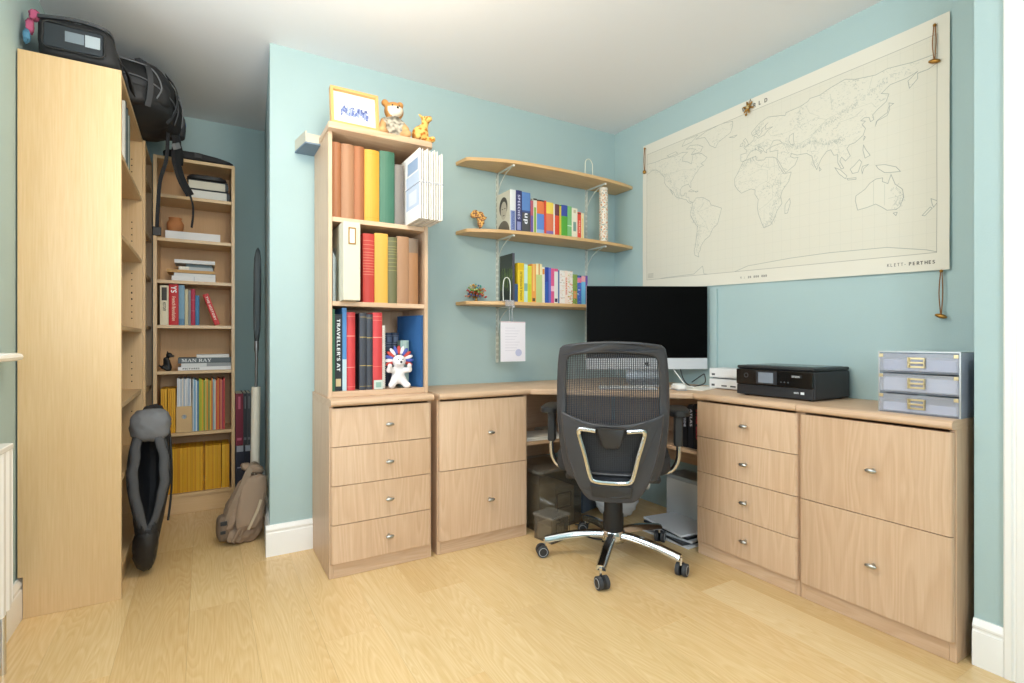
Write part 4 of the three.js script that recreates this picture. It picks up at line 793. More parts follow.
// ================================================================ on the wall shelves
{ // carved Africa on a small foot
  const t = thing('africa_ornament', 'painted wooden ornament in the shape of Africa on the middle wall shelf', 'ornament', [1.292, onS(1) + 0.0004, -2.535], -0.25);
  const af = [[-17, 14], [-17, 21], [-10, 30], [-6, 35.8], [3, 36.8], [10, 37], [11, 33], [20, 31], [22, 32.8], [30, 31], [34, 29], [37, 21], [43, 12], [51, 12], [48, 4], [41, -3], [39, -8], [40.5, -15], [35, -21], [33, -26], [28, -33], [20, -34.8], [17, -29], [13, -20], [12, -14], [13, -6], [9, 0], [9, 4], [4, 6.3], [-4, 5], [-8, 4.3], [-13, 8.5]].map(([x, y]) => [(x - 17) * 0.00135, 0.065 + (y - 1) * 0.00135]);
  const g = extrude(af.reverse(), 0.018, { bevel: 0.003, seg: 2 }).translate(0, 0, -0.009);
  const n = clean(g), col = new Float32Array(n.attributes.position.count * 3), c = new THREE.Color();
  put('continent', metric(n, 'y'), std('#ffffff', 0.4, { map: dataTex(128, 128, (x, y) => { const k = perlin.noise(x * 0.09, y * 0.09, 2) + 0.5 * perlin.noise(x * 0.25, y * 0.25, 5); return k > 0.15 ? [232, 184, 92] : k > -0.15 ? [196, 130, 58] : [110, 70, 36]; }) }), t);
  t.children[0].material.map.repeat.set(8, 8);
  put('foot', rb(-0.022, 0.022, 0, 0.012, -0.014, 0.014, 0.003), std('#5a3a22', 0.5), t); put('post', cyl(0.004, 0.004, 0.012, 0.006, 0.011, 0, 10), std('#5a3a22', 0.5), t);
}
{ // patterned tube
  const t = thing('paper_tube', 'tall patterned cardboard tube at the corner end of the middle wall shelf', 'tube', [2.115, onS(1) + 0.0004, -2.455]);
  const tex = dataTex(128, 256, (x, y) => { const k = perlin.noise(x * 0.13, y * 0.13, 7), m = perlin.noise(x * 0.3, y * 0.3, 1); return k > 0.22 ? [206, 150, 110] : k < -0.28 ? [150, 160, 150] : m > 0.35 ? [222, 190, 150] : [232, 226, 214]; });
  tex.repeat.set(1, 2);
  put('tube', lathe([[0.0245, 0], [0.0265, 0.002], [0.0265, 0.323], [0.0245, 0.325]], 28), std('#ffffff', 0.5, { map: tex }), t);
  put('cap', cyl(0.0262, 0.0262, 0.012, 0, 0.3255, 0, 24), std('#e4ddd0', 0.5), t);
}
{ // clear stand on the top shelf
  const t = thing('clear_stand', 'clear plastic arch stand on the topmost wall shelf', 'stand', [2.02, onS(2) + 0.0004, -2.48], 0.2);
  put('arch', capTube([[-0.035, 0.004, 0], [-0.035, 0.07, 0], [-0.03, 0.11, 0], [0, 0.128, 0], [0.03, 0.11, 0], [0.035, 0.07, 0], [0.035, 0.004, 0]], 0.0028, 36, 8), std('#e6e8d8', 0.2), t);
  put('base', rb(-0.042, 0.042, 0, 0.005, -0.03, 0.03, 0.002), M.clear, t);
}
{ // beaded wire tree
  const t = thing('wire_tree', 'beaded wire tree ornament at the left end of the lowest wall shelf', 'ornament', [1.278, onS(0) + 0.0004, -2.54]);
  const twig = [], cols = ['#c0443a', '#d8a03a', '#4a9a8a', '#7aa84a', '#d87a5a', '#4a6aa8', '#e8d8a0', '#a8783a'], mats = cols.map((c) => std(c, 0.3));
  twig.push(tube([[0, 0.002, 0], [0.002, 0.014, 0.002], [0, 0.024, 0]], 0.006, 10, 6)); twig.push(cyl(0.016, 0.01, 0.008, 0, 0, 0, 14));
  const tips = [];
  for (let i = 0; i < 96; i++) { const a = i * 2.4, e = -0.08 + 1.6 * ((i * 0.7548) % 1), r = rr(0.036, 0.064), p = [Math.cos(a) * Math.cos(e) * r, 0.03 + Math.sin(e) * r * 1.05, Math.sin(a) * Math.cos(e) * r * 0.85]; tips.push(p); twig.push(tube([[0, 0.02, 0], [p[0] * 0.5, 0.03 + (p[1] - 0.03) * 0.55, p[2] * 0.5], p], 0.0009, 5, 4)); }
  put('twigs', twig, M.brass, t).userData.kind = 'stuff';
  tips.forEach((p, i) => put('bead', ball(0.0042 + 0.0015 * (i % 3) / 2, ...p, 7), mats[i % 8], t));
}
{ // hanger over the shelf edge with a card
  const t = thing('card_hanger', 'clear bent hanger looped over the lowest wall shelf', 'hanger', [1.405, 0, 0]);
  const y = onS(0), zf = -2.395;
  put('loop', capTube([[-0.02, y + 0.003, zf - 0.03], [-0.02, y + 0.09, zf - 0.03], [-0.012, y + 0.122, zf - 0.03], [0.004, y + 0.13, zf - 0.03], [0.018, y + 0.118, zf - 0.03], [0.024, y + 0.09, zf - 0.03], [0.024, y + 0.003, zf - 0.03]], 0.0026, 40, 8), std('#dfe4dc', 0.2), t);
  put('clip', [rb(-0.026, 0.03, y + 0.0004, y + 0.005, zf - 0.05, zf, 0.001), rb(-0.026, 0.03, y - 0.028, y + 0.005, zf - 0.0004, zf + 0.004, 0.001)], M.frosted, t);
  put('strip', [bx(-0.002, 0.002, 1.088, y - 0.028, zf + 0.001, zf + 0.0022), bx(0.016, 0.02, 1.088, y - 0.028, zf + 0.001, zf + 0.0022)], M.frosted, t);
  const sl = printSlot(0.155, 0.215, (c, w, h) => { c.fillStyle = '#e6e2ea'; c.fillRect(-1, -1, w + 2, h + 2); c.fillStyle = '#cfcbd6'; for (let i = 0; i < 9; i++) c.fillRect(w * 0.18, h * (0.16 + i * 0.07), w * (0.4 + 0.25 * ((i * 3) % 4) / 4), h * 0.012); c.fillStyle = '#b9bbd8'; c.beginPath(); c.ellipse(w * 0.72, h * 0.78, w * 0.13, h * 0.09, 0, 0, 7); c.fill(); c.fillStyle = '#d8c4cc'; c.fillRect(0, 0, w, h * 0.03); });
  const k = put('card', plate(0.155, 0.215, sl, 0.0012), M.print); k.position.set(1.4265, 0.982, zf + 0.0042); k.name = numbered('hanging_card'); tag(k, 'white printed card hanging below the lowest wall shelf', 'card');
}
{ // clear tray behind the screen
  const t = thing('clear_tray', 'low clear plastic tray at the corner end of the lowest wall shelf', 'tray', [2.15, onS(0) + 0.0004, -2.5]);
  put('tray', [bx(-0.1, 0.12, 0, 0.003, -0.06, 0.06), bx(-0.1, 0.12, 0.003, 0.06, 0.057, 0.06), bx(-0.1, 0.12, 0.003, 0.06, -0.06, -0.057), bx(-0.1, -0.097, 0.003, 0.06, -0.057, 0.057), bx(0.117, 0.12, 0.003, 0.06, -0.057, 0.057)], M.smoke, t);
  for (let i = 0; i < 5; i++) put('letter', bx(-0.085 + i * 0.004, 0.1, 0.004 + i * 0.0012, 0.105 - i * 0.004, -0.045 + i * 0.018, -0.043 + i * 0.018), i % 2 ? M.paper : std('#c9d2d6', 0.7), t);
}
// ================================================================ world map on the right wall
{
  const z0 = -2.343, z1 = -0.805, W = z1 - z0, y0 = 1.275, y1 = 2.19, H = y1 - y0, CW = 2048, CH = Math.round(CW * H / W);
  const cv = document.createElement('canvas'); cv.width = CW; cv.height = CH; const c = cv.getContext('2d');
  c.fillStyle = '#dedacd'; c.fillRect(0, 0, CW, CH);
  const fx = (f) => f * CW, X = (lon) => (0.297 + (lon + 60) / 350) * CW, Y = (lat) => (y1 - (1.712 + 0.005 * lat)) / H * CH;
  const ix0 = 0.022 * CW, ix1 = 0.975 * CW, iy0 = 0.068 * CH, iy1 = 0.93 * CH;
  c.fillStyle = '#d8d4c6'; c.fillRect(ix0, iy0, ix1 - ix0, iy1 - iy0);
  c.save(); c.beginPath(); c.rect(ix0, iy0, ix1 - ix0, iy1 - iy0); c.clip();
  c.strokeStyle = 'rgba(150,155,140,0.22)'; c.lineWidth = 1;
  for (let l = -180; l <= 200; l += 10) { c.beginPath(); c.moveTo(X(l), 0); c.lineTo(X(l), CH); c.stroke(); }
  for (let l = -80; l <= 90; l += 10) { c.beginPath(); c.moveTo(0, Y(l)); c.lineTo(CW, Y(l)); c.stroke(); }
  const coasts = [
    [-168, 66, -162, 59, -158, 58, -152, 59, -146, 61, -139, 59.5, -133, 56, -128, 51, -124, 47, -124, 41, -121, 36, -117, 33, -114, 29, -110, 23, -112, 28, -114.5, 31, -109, 26, -105.5, 21, -102, 18, -96, 16, -92, 14.5, -87.5, 13, -85, 10, -81, 7.5, -78, 8.5, -80, 9.2, -83, 10.5, -83.5, 15, -88, 16, -87.5, 21, -90.5, 21, -91, 18.5, -95, 18.7, -97.5, 22, -97, 27, -94, 29.5, -89, 30, -84, 30, -82.5, 27, -80.5, 25.3, -80.5, 28, -81, 31.5, -77, 35, -75, 38, -70, 41.6, -67, 44.8, -61, 46, -65, 48.5, -59, 50.5, -56, 53, -60, 56, -64, 60, -70, 61, -77.5, 62, -78, 57, -80, 52, -85, 55.5, -94, 59, -93, 64, -86, 67, -95, 69, -108, 68, -120, 69.5, -130, 70, -141, 69.6, -156, 71, -166, 68],
    [-80, 62.5, -66, 62, -62, 66.5, -70, 71, -82, 73.5, -88, 71, -80, 69.5, -73, 67, -78, 64.5], [-120, 72, -105, 73, -102, 70, -116, 69.5], [-95, 76, -80, 76.5, -70, 82, -90, 82],
    [-73, 78, -60, 76, -55, 70, -52, 65, -44, 60, -40, 65, -23, 70, -20, 76, -20, 81, -35, 83.5, -58, 82],
    [-78, 8.5, -76, 8, -72, 12, -62, 10.5, -52, 5, -50, 0, -44, -2.5, -35, -6, -37, -12, -39, -17, -41, -22, -48, -26, -52, -33, -58, -36, -62, -39, -65, -43, -66, -47, -69, -51, -68, -54.5, -74, -52, -75, -46, -73, -40, -71, -30, -70, -20, -76, -14, -81, -6, -80, 0, -78, 3],
    [-17, 14, -17, 21, -10, 30, -6, 35.8, 3, 36.8, 10, 37, 11, 33, 20, 31, 22, 32.8, 30, 31, 34, 29, 37, 21, 43, 12, 51, 12, 48, 4, 41, -3, 39, -8, 40.5, -15, 35, -21, 33, -26, 28, -33, 20, -34.8, 17, -29, 13, -20, 12, -14, 13, -6, 9, 0, 9, 4, 4, 6.3, -4, 5, -8, 4.3, -13, 8.5],
    [44, -25, 47, -25, 50, -16, 49, -12, 44, -17], [-5, 50, 1, 51, 0, 54, -3, 58.5, -6, 56.5, -3, 54], [-10, 52, -6, 52, -6, 55, -9, 54], [-24, 65.5, -14, 65, -18, 63.4],
    [-9, 37, -9, 43.5, -2, 43.5, -1, 46, -4.5, 48.4, 2, 51, 8, 54, 8, 57, 11, 56, 13, 54, 20, 55, 24, 58, 30, 60, 22, 60, 22, 64, 25, 65.6, 17, 61, 18, 59, 14, 55.5, 11, 59, 6, 58, 5, 62, 14, 68, 25, 71, 40, 67.5, 44, 66, 45, 68.5, 60, 69, 68, 71, 70, 73, 80, 72.5, 90, 75, 104, 77.5, 113, 74, 130, 71, 140, 72.5, 160, 69.7, 180, 69, 190, 66, 180, 63, 171, 60, 163, 60, 163, 56, 157, 51, 156, 57, 163, 61.5, 155, 59.5, 142, 59, 135, 54.5, 141, 52, 139, 47, 132, 43, 128, 40, 129, 36, 126, 35, 125, 39, 121, 40, 118, 38.5, 122, 37, 119, 35, 122, 31, 120, 26, 113, 22, 108, 21.5, 106, 19, 109, 12, 105, 9, 101, 13, 99.5, 10, 103, 3, 101, 3, 98, 9, 97.5, 16, 94, 16.5, 91, 22, 87, 21.5, 82, 16.5, 80, 13, 77.5, 8, 74, 15, 72.5, 21, 67, 25, 57, 26, 51, 29, 50, 26.5, 54, 24, 58, 23.5, 55, 17.5, 45, 12.8, 42.5, 16, 39, 22, 35, 28, 36, 36, 31, 36.5, 27, 37, 27, 40.5, 29, 41.2, 36, 41.5, 41, 41.5, 38, 45, 35, 46, 31, 46.5, 28, 43, 26, 40.5, 23, 40, 23, 37, 20, 39.5, 19, 42, 13, 45.7, 13, 43.5, 18, 40, 16, 38, 15.5, 40, 10, 44, 4, 43.5, 0, 40, -2, 37, -5.5, 36],
    [49, 46, 53, 47, 53, 42, 54, 37, 50, 37.5, 48, 42], [130.5, 31, 131, 34, 136, 35, 140, 36, 142, 40, 141, 45, 145, 43.5, 141, 42, 140, 38, 136, 36.5, 132, 34.5], [121, 25, 122, 24, 120.5, 22], [120.5, 18, 122, 14, 126, 8, 122, 7, 120, 14], [109, 1, 113, 3.5, 117, 7, 119, 4.5, 116, -3, 111, -3], [95, 5.5, 100, 2.5, 106, -4, 104.5, -6, 99, -1], [106, -6.2, 114, -7.2, 114, -8.5, 107, -7.5], [119.5, -5, 121, -1, 125, 1.4, 120, 1, 119, -2], [131, -1, 138, -2, 147, -6, 150.5, -10, 143, -9, 138, -8.3, 133, -4],
    [114, -22, 113.5, -26, 115.5, -34, 124, -33, 131, -31.5, 136, -35, 140, -38, 147, -38.8, 150, -37, 153, -30, 152, -24, 146, -19, 143, -11, 140.5, -17.5, 136, -15, 136.5, -12, 131, -11.8, 126, -14, 122, -18], [145, -41, 148, -41, 147, -43.5], [173, -35, 178, -38, 175, -41.5, 174, -39], [172.5, -41, 174, -42, 169, -46.6, 167, -46],
    [-160, -76, -120, -74, -75, -73, -62, -65, -60, -74, -30, -78, 0, -70, 50, -67, 90, -66, 140, -67, 170, -72, 190, -78, 190, -85, -160, -85], [-84, 22, -77, 20, -75, 20.3, -80, 23], [-74, 19.7, -69, 19, -72, 18.2], [80, 9.5, 82, 7, 80, 6],
  ];
  const trace = (a) => { c.beginPath(); for (let i = 0; i < a.length; i += 2) { const j = i ? perlin.noise(i * 1.7, a[0], 2) * 3 : 0; i ? c.lineTo(X(a[i]) + j, Y(a[i + 1]) - j) : c.moveTo(X(a[i]), Y(a[i + 1])); } c.closePath(); };
  for (const a of coasts) { trace(a); c.fillStyle = '#dad6c8'; c.fill(); c.strokeStyle = 'rgba(112,122,118,0.85)'; c.lineWidth = 2; c.stroke(); }
  // relief: short hatching along mountain chains
  const chains = [[-150, 63, -128, 54, -118, 45, -110, 38, -105, 25, -97, 17], [-77, 7, -78, -3, -75, -12, -68, -20, -70, -33, -72, -48], [8, 46, 14, 47, 24, 46], [-7, 31, 3, 35, 9, 36], [36, 12, 37, 2, 36, -8, 31, -20, 29, -29, 20, -33], [44, 42, 50, 35, 62, 34, 72, 36, 80, 32, 88, 28, 96, 28, 102, 30], [72, 40, 80, 43, 92, 48, 105, 51, 118, 56, 132, 62, 142, 66], [60, 52, 60, 66], [146, -20, 150, -30, 147, -37], [15, 62, 9, 61, 18, 68], [74, 20, 76, 12]];
  for (const a of chains) for (let i = 0; i + 3 < a.length; i += 2) for (let k = 0; k < 42; k++) { const t = rnd(), x = X(a[i] + (a[i + 2] - a[i]) * t) + rr(-20, 20), y = Y(a[i + 1] + (a[i + 3] - a[i + 1]) * t) + rr(-16, 16); c.strokeStyle = `rgba(105,118,118,${rr(0.18, 0.5)})`; c.lineWidth = 1.4; c.beginPath(); c.moveTo(x, y); c.lineTo(x + rr(-9, 9), y + rr(4, 12)); c.stroke(); }
  for (const a of coasts.slice(0, 12)) { c.save(); trace(a); c.clip(); let x0 = 1e9, x1 = -1e9, y0 = 1e9, y1 = -1e9; for (let i = 0; i < a.length; i += 2) { x0 = Math.min(x0, X(a[i])); x1 = Math.max(x1, X(a[i])); y0 = Math.min(y0, Y(a[i + 1])); y1 = Math.max(y1, Y(a[i + 1])); }
    const n = Math.round((x1 - x0) * (y1 - y0) / 260); for (let i = 0; i < n; i++) { const x = rr(x0, x1), y = rr(y0, y1), k = perlin.noise(x * 0.012, y * 0.012, 4); c.strokeStyle = `rgba(120,130,128,${Math.max(0.1, 0.28 + 0.6 * k)})`; c.lineWidth = 1.1; c.beginPath(); c.moveTo(x, y); c.lineTo(x + rr(-10, 10), y + rr(-6, 8)); c.lineTo(x + rr(-14, 14), y + rr(-8, 12)); c.stroke(); } c.restore(); }
  // borders and rivers
  const borders = [[-141, 69.6, -141, 60], [-123, 49, -95, 49, -83, 46, -76, 44, -67, 47], [-117, 32.5, -106, 31.5, -97, 26], [-60, 5, -70, -5, -65, -10, -58, -18, -54, -27], [-70, -18, -62, -22, -58, -20], [-67, -22, -70, -38, -72, -50], [-5, 35, -2, 30, -8, 27, -13, 27], [9, 33, 9, 30, 25, 22, 25, 31], [0, 20, 15, 23, 24, 20, 24, 10, 14, 8, 8, 4], [-12, 15, 0, 15, 14, 13], [35, 22, 25, 22], [22, 10, 30, 4, 34, 4, 42, 4], [30, 4, 30, -8, 24, -12, 12, -17], [20, -18, 20, -28, 27, -30, 31, -22], [34, -10, 30, -15], [40, 12, 34, 4], [2, 51, 8, 47, 16, 48, 24, 50, 30, 46], [-2, 43, 3, 42.5], [24, 58, 28, 52, 38, 50, 48, 50, 60, 51, 76, 54, 87, 49, 98, 51, 116, 50, 127, 50, 131, 45], [50, 37, 61, 36, 61, 26], [61, 36, 70, 38, 74, 37, 70, 25], [74, 35, 80, 30, 88, 27.5, 97, 28, 98, 20, 100, 14], [88, 27, 88, 22], [74, 40, 80, 45, 87, 49], [98, 43, 112, 43, 120, 47], [102, 22, 108, 21.5], [36, 33, 42, 33, 48, 30], [44, 37, 48, 30], [129, -12, 129, -32], [138, -17, 138, -34], [141, -29, 152, -28.5], [-92, 47, -90, 38, -91, 30], [-70, -4, -58, -3, -50, 0], [31, 31, 32, 24, 32, 15], [66, 68, 70, 60, 80, 54], [90, 70, 92, 56], [128, 72, 125, 62]];
  c.strokeStyle = 'rgba(140,148,140,0.6)'; c.lineWidth = 1.2;
  for (const a of borders) { c.beginPath(); for (let i = 0; i < a.length; i += 2) i ? c.lineTo(X(a[i]), Y(a[i + 1])) : c.moveTo(X(a[i]), Y(a[i + 1])); c.stroke(); }
  c.restore();
  c.strokeStyle = '#8c8a82'; c.lineWidth = 2; c.strokeRect(ix0, iy0, ix1 - ix0, iy1 - iy0);
  c.fillStyle = '#4c4a46'; c.font = 'bold 36px sans-serif'; c.textBaseline = 'middle';
  const spaced = (s, x, y, step) => [...s].forEach((ch, i) => c.fillText(ch, x + i * step, y));
  spaced('WORLD', CW * 0.447, CH * 0.042, 40);
  c.font = '22px sans-serif'; spaced('KLETT-', CW * 0.868, CH * 0.966, 16); c.font = 'bold 24px sans-serif'; spaced('PERTHES', CW * 0.916, CH * 0.966, 17);
  c.font = 'bold 20px sans-serif'; spaced('1 : 20 000 000', CW * 0.44, CH * 0.966, 14);
  c.font = '12px sans-serif'; c.fillStyle = '#77756e'; for (let i = 0; i < 4; i++) c.fillRect(CW * 0.028, CH * (0.89 + i * 0.008), CW * 0.03, 2);
  const tex = new THREE.CanvasTexture(cv); tex.colorSpace = THREE.SRGBColorSpace; tex.magFilter = THREE.LinearFilter;
  const g = new THREE.BoxGeometry(W, H, 0.0008, 64, 40, 1), p = g.attributes.position;
  for (let i = 0; i < p.count; i++) {
    const u = p.getX(i) / W + 0.5, v = p.getY(i) / H + 0.5;
    const sag = -0.03 * (1 - v) * Math.max(0, 1 - u * 1.8) + 0.0;                       // the left edge hangs a little higher at the foot
    p.setY(i, p.getY(i) - (1 - v) * (u - 0.45) * 0.05 - (v > 0.5 ? 0 : 0));
    p.setZ(i, p.getZ(i) + 0.006 * (1 - v) * (0.5 + 0.5 * Math.sin(u * 9 + v * 3)) + 0.012 * Math.max(0, u - 0.93) / 0.07 * (0.4 + 0.6 * Math.sin(v * Math.PI)) * 0.6 + 0.003 * perlin.noise(u * 5, v * 5, 1));
  }
  g.computeVertexNormals();
  const m = solo('world_map', g, std('#ffffff', 0.75, { map: tex }), 'large cream world map pinned to the right wall', 'map', [XR - 0.006, (y0 + y1) / 2, (z0 + z1) / 2], -Math.PI / 2);
  // strings and pins that hold it
  const pin = (name, label, y, z, len, kind) => {
    const t = thing(name, label, 'map weight', [XR - 0.018, y, z]);
    put('pin', [ball(0.006, 0, 0, 0, 10), bx(0, 0.014, -0.0015, 0.0015, -0.0015, 0.0015)], M.brass, t);
    put('string', [capTube([[0, 0, -0.002], [-0.002, -len / 2, -0.006], [-0.002, -len + 0.004, -0.001]], 0.0018, 12, 6), capTube([[0, 0, 0.002], [-0.002, -len / 2, 0.005], [-0.002, -len + 0.004, 0.001]], 0.0018, 12, 6)], std('#8a6038', 0.9), t);
    put('bead', kind ? new THREE.SphereGeometry(1, 16, 12).scale(0.009, 0.008, 0.02).rotateX(0.3).translate(-0.003, -len, 0) : lathe([[0, -0.012], [0.008, -0.009], [0.011, 0], [0.009, 0.007], [0.004, 0.011], [0, 0.012]], 14).translate(-0.003, -len, 0), M.brass, t);
  };
  pin('string_weight', 'string with a brass bead at the upper left corner of the map', 2.168, -2.318, 0.145, 0);
  pin('string_weight', 'string with a brass disc at the upper right corner of the map', 2.158, -0.848, 0.135, 1);
  pin('string_weight', 'string with a brass bead hanging below the lower right corner of the map', 1.243, -0.828, 0.165, 1);
  { const t = thing('map_clip', 'brass flower clip at the top centre of the map', 'clip', [XR - 0.02, 2.148, -1.613]);
    for (let i = 0; i < 6; i++) put('petal', new THREE.SphereGeometry(1, 10, 8).scale(0.004, 0.005, 0.016).translate(0, 0, 0.017).rotateX(i * Math.PI / 3 + 0.3), M.brass, t);
    put('centre', ball(0.009, -0.004, 0, 0, 10), M.gold, t); put('hook', capTube([[0, 0.008, 0], [0.003, 0.03, 0.01], [0.012, 0.042, 0.004]], 0.0018, 10, 6), M.brass, t); put('drop', [capTube([[-0.002, -0.008, 0], [-0.003, -0.03, -0.008]], 0.002, 8, 6), ball(0.006, -0.003, -0.034, -0.009, 8)], M.brass, t); }
  solo('cable_trunking', rb(XR - 0.013, XR - 0.0005, TOP + 0.003, 1.262, -1.828, -1.803, 0.002), M.paint, 'narrow vertical cable trunking below the map', 'trunking');
}
// ================================================================ computer
{
  const t = thing('computer_screen', 'large black computer screen with a silver chin on the corner desk', 'monitor', [2.03, TOP + 0.0006, -2.005], -0.5);
  const W = 0.652, y0 = 0.088, yc = 0.148, y1 = 0.532;
  const body = [];
  put('housing', extrude([[-W / 2, y0], [W / 2, y0], [W / 2, y1], [-W / 2, y1]], 0.012, { bevel: 0.003, seg: 2 }).translate(0, 0, -0.012), M.silver, t);
  put('rear_shell', blob(W / 2 - 0.01, 0.2, 0.035, 0.55, 0, 1, 0, 28).translate(0, (y0 + y1) / 2, -0.047), M.silver, t);
  put('glass', rb(-W / 2 + 0.0005, W / 2 - 0.0005, yc, y1 - 0.0005, 0.0002, 0.0016, 0.0006), M.screen, t);
  const chin = put('chin', rb(-W / 2 + 0.0005, W / 2 - 0.0005, y0 + 0.0005, yc - 0.0003, 0.0002, 0.0014, 0.0006), std('#cfd1d4', 0.45, { metalness: 0.15 }), t);
  { // bitten fruit emblem in black
    const s = new THREE.Shape(); const K = 0.013; const P = (x, y) => [x * K, y * K];
    s.moveTo(...P(0, 0.62)); s.bezierCurveTo(...P(0.35, 0.85), ...P(0.75, 0.72), ...P(0.86, 0.48)); s.bezierCurveTo(...P(0.5, 0.25), ...P(0.52, -0.28), ...P(0.95, -0.42)); s.bezierCurveTo(...P(0.75, -0.95), ...P(0.45, -1.1), ...P(0.05, -0.92)); s.bezierCurveTo(...P(-0.35, -1.1), ...P(-0.6, -0.95), ...P(-0.85, -0.4)); s.bezierCurveTo(...P(-1.1, 0.2), ...P(-0.85, 0.95), ...P(0, 0.62));
    const leaf = new THREE.Shape(); leaf.moveTo(...P(0.0, 0.78)); leaf.quadraticCurveTo(...P(0.02, 1.2), ...P(0.42, 1.35)); leaf.quadraticCurveTo(...P(0.42, 0.9), ...P(0.0, 0.78));
    put('emblem', [s, leaf].map((q) => new THREE.ExtrudeGeometry(q, { depth: 0.0006, bevelEnabled: false, curveSegments: 8 }).translate(0, (y0 + yc) / 2, 0.0015)), M.black, chin);
  }
  put('stand', [sweep([[0, 0.3, -0.05], [0, 0.2, -0.085], [0, 0.1, -0.09], [0, 0.02, -0.075], [0, 0.007, -0.03], [0, 0.006, 0.08]], [[-0.09, -0.004], [0.09, -0.004], [0.09, 0.004], [-0.09, 0.004]], V(0, 0.3, 1), 30)], M.silver, t);
}
{ // keyboard and mouse
  const t = thing('keyboard', 'slim white keyboard on the desk in front of the screen', 'keyboard', [1.815, TOP + 0.0006, -1.93], -0.62);
  put('base', rb(-0.14, 0.14, 0, 0.009, -0.057, 0.057, 0.004, 2), M.silver, t);
  for (let r = 0; r < 5; r++) for (let k = 0; k < 13; k++) { if (r === 4 && k > 3 && k < 9) { if (k === 4) put('key', rb(-0.053, 0.035, 0.0092, 0.0118, 0.036, 0.053, 0.0015), M.white, t); continue; } put('key', rb(-0.135 + k * 0.0208, -0.117 + k * 0.0208, 0.0092, 0.0118, -0.052 + r * 0.022, -0.035 + r * 0.022, 0.0015), M.white, t); }
}
{
  const t = thing('mouse', 'low white computer mouse near the edge of the corner desk', 'mouse', [1.99, TOP + 0.0006, -1.755], -0.5);
  put('shell', blob(0.03, 0.016, 0.056, 0.8, 0, 1, 0, 24).translate(0, 0.0175, 0), M.gloss, t); put('base', rb(-0.024, 0.024, 0, 0.006, -0.045, 0.045, 0.003), M.silver, t);
}
{ // two stacked white boxes
  for (const [i, y, lab] of [[0, 0, 'lower of two stacked white electronics boxes left of the printer'], [1, 0.053, 'upper of two stacked white electronics boxes left of the printer']]) {
    const t = thing('electronics_box', lab, 'electronics box', [2.205 + 0.004 * i, TOP + 0.0006 + y, -1.645], -Math.PI / 2 + 0.03 * i);
    put('case', rb(-0.105, 0.105, 0.003, 0.05, -0.115, 0, 0.004, 2), std('#dfe0e2', 0.5), t);
    put('foot_strip', [bx(-0.09, -0.07, 0, 0.003, -0.1, -0.01), bx(0.07, 0.09, 0, 0.003, -0.1, -0.01)], M.grey, t);
    const f = put('front_plate', rb(-0.1, 0.1, 0.008, 0.046, 0.0002, 0.0014, 0.0006), std('#e9e9ea', 0.4), t);
    put('port', [bx(-0.088, -0.07, 0.014, 0.024, 0.0015, 0.0022), ...(i ? [] : [bx(-0.03, 0.0, 0.014, 0.021, 0.0015, 0.0022), bx(0.02, 0.05, 0.014, 0.021, 0.0015, 0.0022)])], M.grey, f);
  }
}
{ // papers under the cables and cables
  solo('paper_sheet', rb(-0.11, 0.11, 0, 0.004, -0.09, 0.09, 0.001), M.paper, 'thin pad of paper on the desk behind the mouse', 'paper', [2.13, TOP + 0.0006, -1.78], 0.3);
  const y = TOP + 0.006;
  solo('cable', capTube([[2.2, y + 0.085, -1.93], [2.19, y + 0.03, -1.9], [2.18, y + 0.004, -1.86], [2.16, y + 0.003, -1.8], [2.17, y + 0.02, -1.75], [2.22, y + 0.06, -1.79], [2.27, y + 0.05, -1.85], [2.28, y + 0.01, -1.92]], 0.003, 60, 6), M.charcoal, 'dark cable looping under the right end of the screen', 'cable');
  solo('cable', capTube([[2.17, y + 0.08, -1.95], [2.16, y + 0.02, -1.88], [2.13, y + 0.004, -1.83], [2.1, y + 0.004, -1.76]], 0.0028, 40, 6), M.white, 'white cable hanging from the right end of the screen', 'cable');
}
